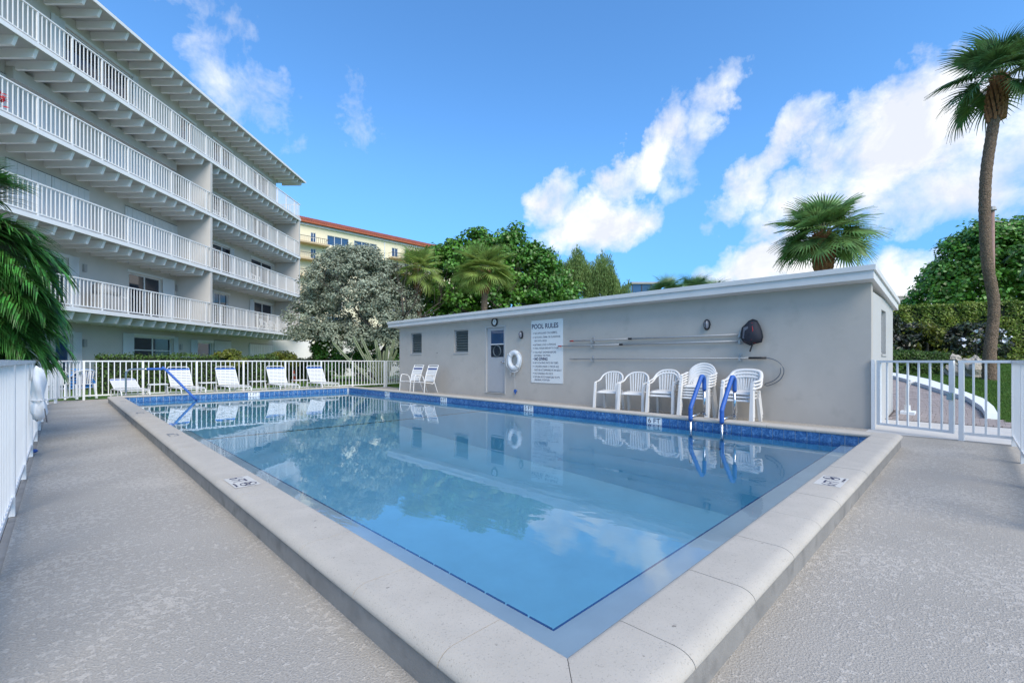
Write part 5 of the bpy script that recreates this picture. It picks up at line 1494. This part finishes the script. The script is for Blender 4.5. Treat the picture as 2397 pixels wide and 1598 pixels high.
def broadleaf(name, label, loc, lobes, clumps, per, cr, m, ll, lw, trunkh, tr, lean=(0, 0), seed=1, cat='tree', inner=.25, ln=2.0, br=True):
    t = thing(name, label, cat, loc, ROT)
    P, Nn = crown_points(lobes, clumps, per, cr, inner)
    ob('crown', leaves_mesh('crown', m, P, Nn, ll, lw, .55), t, kind='stuff')
    R = random.Random(seed); b = MB(); p1 = (lean[0], lean[1], trunkh)
    b.tube([(0, 0, -.1), (lean[0] * .4, lean[1] * .4, trunkh * .5), p1], [tr, tr * .85, tr * .75], 10)
    b.build('trunk', 'branch', t, smooth=True)
    if br:
        b = MB()
        for k in range(5): limb(b, p1, (math.cos(k * 1.26) * .9, math.sin(k * 1.26) * .9, .8), tr * .55, 5, .9, ln, R)
        b.build('branches', 'branch', t, smooth=True)
    return t


def L3(x, y): return (*CF(x, y), 0)


broadleaf('silver_buttonwood', 'large silver-grey leaved tree between the condo and the pool house', L3(-7.4, 23.6),
          [(-.9, 0, 4.7, 2.3, 2.0, 2.2), (-2.7, .2, 3.1, 1.6, 1.4, 1.4), (1.1, .1, 3.6, 1.6, 1.6, 1.5), (-.4, 0, 6.0, 1.25, 1.1, 1.0), (-1.5, -.4, 2.3, 2.2, 1.2, .75), (1.5, .1, 2.6, 1.0, 1.1, .9), (.9, .3, 5.1, 1.1, 1.0, 1.0), (-2.3, .3, 4.9, .8, .8, .7), (.3, -.6, 2.2, 1.4, .8, .6), (1.9, -.3, 2.0, .8, .7, .7)],
          1050, 62, .33, 'silver', .15, .07, 2.0, .20, (1.0, 0), 2)
broadleaf('sea_grape_tree', 'broad bright green leafy tree behind the pool house roof', L3(-1.0, 27.0),
          [(-2.2, 0, 5.6, 2.4, 2.2, 2.4), (.2, 0, 6.4, 2.5, 2.2, 2.2), (2.2, .2, 5.3, 2.4, 2.0, 2.2), (-2.9, -.2, 3.8, 2.1, 1.6, 1.5), (0, -.4, 4.0, 3.2, 1.8, 1.9), (3.3, .2, 3.9, 2.2, 1.8, 1.9), (-.9, 0, 7.9, 1.0, .9, .9), (1.3, 0, 8.0, .55, .5, 1.0), (-3.2, 0, 7.0, .9, .8, .8), (2.6, 0, 7.3, .7, .7, .6)],
          900, 52, .44, 'grape', .20, .16, 2.2, .28, (0, 0), 4)
broadleaf('sea_grape_tree', 'big rounded green tree above the tall hedge on the far right', L3(33.5, 31.0),
          [(0, 0, 6.9, 4.2, 3, 3.6), (-3.2, 0, 5.4, 2.6, 2.4, 2.4), (2.0, 0, 8.2, 3.0, 2.4, 2.4), (4, 0, 6.2, 3.2, 3, 3.2), (-1.2, 0, 8.9, 1.6, 1.5, 1.4)],
          1100, 56, .6, 'grape', .23, .18, 3.0, .35, (0, 0), 6)
# casuarina screen: drooping feathery plumes
t = thing('casuarina_trees', 'feathery pale green pines on the skyline right of the leafy tree', 'tree', L3(4.5, 33.0), ROT)
P, Nn, Dd = [], [], []
for k in range(600):
    x = rng.uniform(-3.6, 3.8); top = 8.0 + .55 * math.sin(x * 3.1 + 1) + rng.uniform(-.6, .7) - .9 * max(0, x - 1.9); y = rng.uniform(-1.2, 1.2); h = rng.uniform(1.4, 2.6)
    n = 130; f = rng.random(n) ** .8; z = top - f * h; s = .06 + .30 * f
    P.append(np.c_[x + rng.normal(0, 1, n) * s * .6 + .15 * f, y + rng.normal(0, 1, n) * s * .6, z])
P = np.concatenate(P); P = P[P[:, 2] > 1.0]; N = len(P)
d = np.c_[rng.normal(0, .45, N), rng.normal(0, .45, N), np.ones(N)]; d /= np.linalg.norm(d, axis=1)[:, None]; Lh = rng.uniform(.10, .24, N)[:, None]; a = rng.uniform(0, PI, N); w = np.c_[np.cos(a), np.sin(a), np.zeros(N)] * .022
v = np.stack([P - w, P + w, P + d * Lh + w * .3, P + d * Lh - w * .3], 1).reshape(-1, 3)
ob('foliage', quads('foliage', 'pine', v), t, kind='stuff')
b = MB()
for k in range(7): b.tube([(-3 + k, 0, 0), (-3 + k * 1.02, .1, 3.5), (-3 + k * 1.05, 0, 6.0)], [.12, .08, .03], 6)
b.build('trunk', 'branch', t)


# fan palms
def fan_frond(m, seed, rad=.95, pet=1.15, n=34, droop=.5):
    R = random.Random(seed); vs = []
    pl = []
    for i in range(7):
        f = i / 6; pl.append(Vector((f * pet, 0, .10 * math.sin(f * 2) - .12 * f * f)))
    hub = pl[-1]; tilt = -.35
    for k in range(n):
        an = math.radians(-128 + 256 * k / (n - 1)); L = rad * (.80 + .25 * math.cos(an * .5)) * R.uniform(.88, 1.08)
        d = Vector((math.cos(an), math.sin(an), .0)); d = Vector((d.x * math.cos(tilt), d.y * .92, d.x * math.sin(tilt) + .25 * abs(math.sin(an)) * .6)); d.normalize()
        side = Vector((-math.sin(an), math.cos(an), 0)) ; segs = 4; prev = None
        start = hub - Vector((pet * .12, 0, 0)) * 0
        for s in range(segs + 1):
            f = s / segs; p = start + d * L * f + Vector((0, 0, -1)) * droop * L * max(0, f - .35) ** 2 * 1.3
            w = (.004 + .034 * min(1, f / .35)) if f < .4 else .038 * (1 - (f - .4) / .62); w = max(w, .0015)
            a_, b_ = p - side * w, p + side * w + Vector((0, 0, .01))
            if prev: vs += [prev[0], prev[1], b_, a_]
            prev = (a_, b_)
    me = quads('frond', m, np.array([tuple(p) for p in vs]))
    b = MB().tube(pl, [.03, .026, .022, .018, .015, .013, .012], 5)
    return me, b.mesh('petiole', 'petiole')


def sabal(name, label, loc, trunk, tr, fr, m, nf, rad, seed, boots=1.2, rz=0, pet=1.1, droop=.5, lower=-55, group=None):
    """trunk: list of points relative to loc"""
    t = thing(name, label, 'palm tree', loc, rz, group)
    P = smooth_path(trunk, 14); n = len(P)
    rs = [tr * (1.25 - .3 * min(1, i / n * 5)) * (1 + (.045 if i % 2 else -.02) + .02 * math.sin(i * 1.3)) for i in range(n)]
    MB().tube(P, rs, 14).build('trunk', 'bark', t, smooth=True)
    top = P[-1]; R = random.Random(seed); b = MB()
    nb = 96
    MB().tube([top + Vector((0, 0, -boots)), top + Vector((0, 0, -boots * .6)), top + Vector((0, 0, -boots * .25)), top + Vector((0, 0, -.08))], [tr * 1.0, tr * 1.3, tr * 1.2, tr * .5], 12).build('boot_mass', 'boots', t, smooth=True)
    for k in range(nb):
        f = k / nb; a = k * 2.4; z = top.z - .12 - boots * (1 - f); i = min(range(n), key=lambda j: abs(P[j].z - z)); c = P[i]
        r = tr * (1.25 + .45 * math.sin(f * PI)); u = Vector((math.cos(a), math.sin(a), 0)); p = Vector((c.x, c.y, z)) + u * r * .75
        b.bar(p, p + u * tr * .45 + Vector((0, 0, .2 + .1 * R.random())) * (tr / .17), tr * .42, .04, u)
    b.build('boots', 'boots', t)
    var = [fan_frond(m, seed * 10 + k, rad, pet, 34, droop) for k in range(3)]
    for k in range(nf):
        f = k / (nf - 1); e = math.radians(82 - (82 - lower) * f ** .85 + R.uniform(-7, 7)); a = k * 2.39996 + R.uniform(-.2, .2)
        me, pm = var[k % 3]
        s = R.uniform(.86, 1.12)
        rot = Matrix.Rotation(a, 4, 'Z') @ Matrix.Rotation(-e, 4, 'Y') @ Matrix.Rotation(R.uniform(-.5, .5), 4, 'X')
        o = ob('frond', me, t, loc=tuple(top + Vector((0, 0, -.1)))); o.rotation_euler = rot.to_euler(); o.scale = (s,) * 3
        o2 = ob('petiole', pm, o)
    return t


ZP = lambda xc, yc: zr(*CF(xc, yc))
def cfoff(pts):
    return [(x * RX + y * FX, x * RY + y * FY, z) for x, y, z in pts]


sabal('sabal_palm', 'tall leaning palm at the right edge with shaggy brown boots under its crown', cfz(15.1, 14.4), cfoff([(0, 0, -.1), (.02, 0, .9), (.15, 0, 2.35), (-.06, 0, 3.7), (-.14, 0, 5.1), (-.10, 0, 6.5), (.10, 0, 7.9), (.28, 0, 9.0), (.34, 0, 9.6)]), .15, 0, 'palmg', 26, .82, 21, 1.35, pet=.82, droop=.6, lower=-28)
sabal('sabal_palm', 'bushy round-crowned palm standing just behind the pool house roof', (*CF(10.4, 15.2), 0), cfoff([(0, 0, 0), (.05, 0, 1.5), (0, 0, 3.2), (.0, 0, 5.30)]), .20, 0, 'palml', 42, .84, 31, 1.25, pet=.82, droop=.36, lower=-32)
sabal('sabal_palm', 'yellow-green palm in front of the leafy tree, trunk rising from behind the roof', (*CF(-1.35, 21.6), 0), cfoff([(0, 0, 0), (.0, 0, 1.5), (.02, 0, 3.0), (.08, 0, 5.35)]), .16, 0, 'palmy', 34, .82, 41, 1.0, pet=.78, droop=.35, lower=-30)
sabal('sabal_palm', 'partly hidden palm between the silver tree and the leafy tree', (*CF(-4.85, 23.8), 0), cfoff([(0, 0, 0), (.0, 0, 2.0), (-.05, 0, 4.2), (-.1, 0, 5.9)]), .15, 0, 'palmy', 26, .78, 51, 1.3, pet=.7, droop=.45, lower=-40)
for k, (xc, yc, z, lab) in enumerate(((13.6, 40, 6.9, 'low palm top on the skyline just right of the rooftop cabin'), (18.3, 46, 7.9, 'middle one of three low palm tops on the skyline right of the rooftop cabin'), (21.9, 50, 8.5, 'farthest right low palm top on the skyline above the roof edge'))):
    sabal('skyline_palm', lab, (*CF(xc, yc), 0), cfoff([(0, 0, 0), (0, 0, z * .5), (0, 0, z)]), .2, 0, 'palmg', 16, 1.3, 61 + k, .6, lower=-20)


# feather palms
def pinnate(b_leaf, start, d, L, seg, leaf, w, R, droop=.5, hang=.4):
    pts = []; p = Vector(start); d = Vector(d).normalized()
    for i in range(seg + 1):
        pts.append(p.copy()); p = p + d * L / seg; d = (d + Vector((0, 0, -droop / seg * (1 + i / seg)))).normalized()
    for i in range(2, seg):
        t = (pts[i + 1] - pts[i - 1]).normalized(); s = t.cross(Vector((0, 0, 1))).normalized(); f = i / seg
        for sd in (-1, 1):
            ll = leaf * (.55 + .65 * math.sin(PI * min(1, f * .85 + .15))) * R.uniform(.85, 1.15)
            dd = (s * sd * .8 + t * (.75 + .4 * f) + Vector((0, 0, R.uniform(-.15, .25)))).normalized(); q = pts[i].copy(); prev = None
            for k in range(4):
                g = k / 3; ww = w * (.5 + 1.0 * g if g < .4 else 1.05 * (1 - g) + .08)
                n = dd.cross(Vector((R.uniform(-.2, .2), 0, 1))).normalized() * ww
                if prev: b_leaf += [prev[0], prev[1], q + n, q - n]
                prev = (q - n, q + n); q = q + dd * ll / 3; dd = (dd + Vector((0, 0, -hang * (g + .3)))).normalized()
    return pts


q = CF(28.6, 22.5); t = thing('coconut_palm', 'dark feathery palm fronds reaching in at the right edge', 'palm tree', (q[0], q[1], 1.0), ROT)
R = random.Random(8)
MB().tube([(0, 0, 0), (.1, 0, 3), (0, 0, 6.2)], [.2, .16, .12], 10).build('trunk', 'bark', t, smooth=True)
for k in range(13):
    a = k * 2 * PI / 13 + .2; e = [.9, .35, -.1][k % 3]; L_ = []
    pts = pinnate(L_, (0, 0, 6.3), (math.cos(a) * math.cos(e), math.sin(a) * math.cos(e), math.sin(e)), 3.2, 26, .8, .024, R, 1.0, .5)
    o = ob('frond', quads('frond', 'palmg', np.array([tuple(v) for v in L_])), t); MB().tube(pts, .02, 5).build('rachis', 'petiole', o)

# dense strappy palm leaning over the left fence
q = (-1.17, 9.0); t = thing('strappy_palm', 'dense dark green strap-leaved palm hanging over the left fence', 'palm tree', (q[0], q[1], 0), 0)
R = random.Random(12)
MB().tube([(0, 0, 0), (.05, 0, 1.2), (.1, 0, 2.3)], [.16, .13, .12], 10).build('trunk', 'bark', t, smooth=True)
for k in range(84):
    tier = k % 4
    a = math.radians(R.uniform(-95, 60)) if k % 6 else R.uniform(0, 2 * PI)
    e = [1.15, .75, .30, -.25][tier] + R.uniform(-.15, .15); z = [2.75, 2.4, 2.0, 1.6][tier]
    Ln = [.85, .95, 1.05, 1.0][tier] * R.uniform(.85, 1.1); L_ = []
    pts = pinnate(L_, (.1, 0, z + .15), (math.cos(a) * math.cos(e), math.sin(a) * math.cos(e), math.sin(e)), Ln, 26, .50, .017, R, 1.1, .5)
    o = ob('frond', quads('frond', 'areca', np.array([tuple(v) for v in L_])), t); MB().tube(pts, .011, 5).build('rachis', 'petiole', o)
for k in range(100):
    a = math.radians(R.uniform(-100, 40)); e = R.uniform(-.30, .55); z = R.uniform(1.5, 2.75); Ln = R.uniform(.75, 1.1); L_ = []
    pinnate(L_, (.1 + .25 * math.cos(a), .25 * math.sin(a), z), (math.cos(a) * math.cos(e), math.sin(a) * math.cos(e), math.sin(e)), Ln, 22, .46, .013, R, 1.2, .6)
    ob('frond', quads('frond', 'areca', np.array([tuple(v) for v in L_])), t)
q = CF(-7.82, 6.95); t = thing('red_flower_spray', 'small red blossom tuft at the left edge above the second balcony rail', 'flower', (q[0], q[1], 5.1), ROT)
P = rng.normal(0, .05, (60, 3)); ob('petals', leaves_mesh('petals', 'redfl', P, P * 5, .09, .02, .5), t, kind='stuff'); MB().tube([(0, 0, 0), (-.25, .1, .1), (-.6, .2, .0)], .008, 5).build('stem', 'branch', t)

# columnar cactus by the far fence
q = CF(-6.15, 20.2); t = thing('columnar_cactus', 'many-armed pale green columnar cactus behind the far fence by the pool house', 'cactus', (q[0], q[1], 0), ROT)
def arm(p0, p1, r, bend=.1):
    a, c = Vector(p0), Vector(p1); m_ = (a + c) / 2 + Vector((0, 0, -bend)); P = smooth_path([a, m_, c], 6); n = 12; b = MB(); prev = None; vs = []
    for i, p in enumerate(P):
        tt = (P[min(i + 1, len(P) - 1)] - P[max(i - 1, 0)]).normalized(); u = Vector((0, 1, 0)); x = tt.cross(u).normalized(); y = x.cross(tt)
        rr2 = r * (1 if i < len(P) - 2 else (.75 if i == len(P) - 2 else .25))
        for k in range(n):
            an = 2 * PI * k / n; s = rr2 * .82 * (1.15 if k % 2 == 0 else .66); b.v.append(p + x * math.cos(an) * s + y * math.sin(an) * s)
    for i in range(len(P) - 1):
        for k in range(n): b.f.append((i * n + k, i * n + (k + 1) % n, (i + 1) * n + (k + 1) % n, (i + 1) * n + k))
    b.f.append(tuple((len(P) - 1) * n + k for k in range(n))); b.build('arm', 'cactus', t)
for (a, c, r) in (((.1, 0, .1), (-1.75, -.2, 1.92), .075), ((.2, 0, .3), (-.95, .1, 2.18), .075), ((.3, 0, .4), (-.55, 0, 2.15), .075), ((.4, 0, .4), (.05, .1, 2.05), .08), ((.4, 0, .5), (.25, -.1, 1.7), .08), ((.5, 0, .4), (.62, 0, 1.75), .07), ((.5, 0, .3), (.9, .1, 2.1), .075),
                  ((.45, 0, .2), (.45, .1, 1.55), .085), ((.3, 0, .1), (-.35, -.1, 1.4), .08), ((.2, 0, 0), (-.9, 0, 1.0), .06), ((.5, 0, 0), (.85, -.1, 1.3), .08), ((.1, 0, 0), (-.6, .1, .8), .07), ((.35, 0, 0), (.1, 0, 1.2), .09), ((.5, .1, .6), (1.0, .2, 1.6), .06)):
    arm(a, c, r)

# traffic cone on the lawn
q = CF(-11.6, 24.2); t = thing('traffic_cone', 'small orange traffic cone on the lawn behind the far fence', 'cone', (q[0], q[1], -.03))
MB().tube([(0, 0, .03), (0, 0, .62)], [.13, .03], 14).build('cone', 'orange', t, smooth=True); MB().bx(-.18, .18, -.18, .18, 0, .035).build('base', 'orange', t)
MB().tube([(0, 0, .32), (0, 0, .44)], [.086, .067], 14).build('reflective_band', 'plastic', t)

# street pole beside the tall palm
q = CF(28.5, 27.0); t = thing('utility_pole', 'slim weathered pole with a small head standing behind the tall palm trunk', 'pole', (q[0], q[1], 1.0))
MB().tube([(0, 0, 0), (0, 0, 9.05)], [.13, .10], 10).build('shaft', 'pole_w', t, smooth=True); MB().tube([(-.02, 0, 9.0), (-.02, 0, 9.22)], [.2, .14], 10).build('head', 'acgrey', t); MB().bar((0, 0, 8.4), (.5, -.4, 8.35), .05, .05).build('bracket', 'acgrey', t)
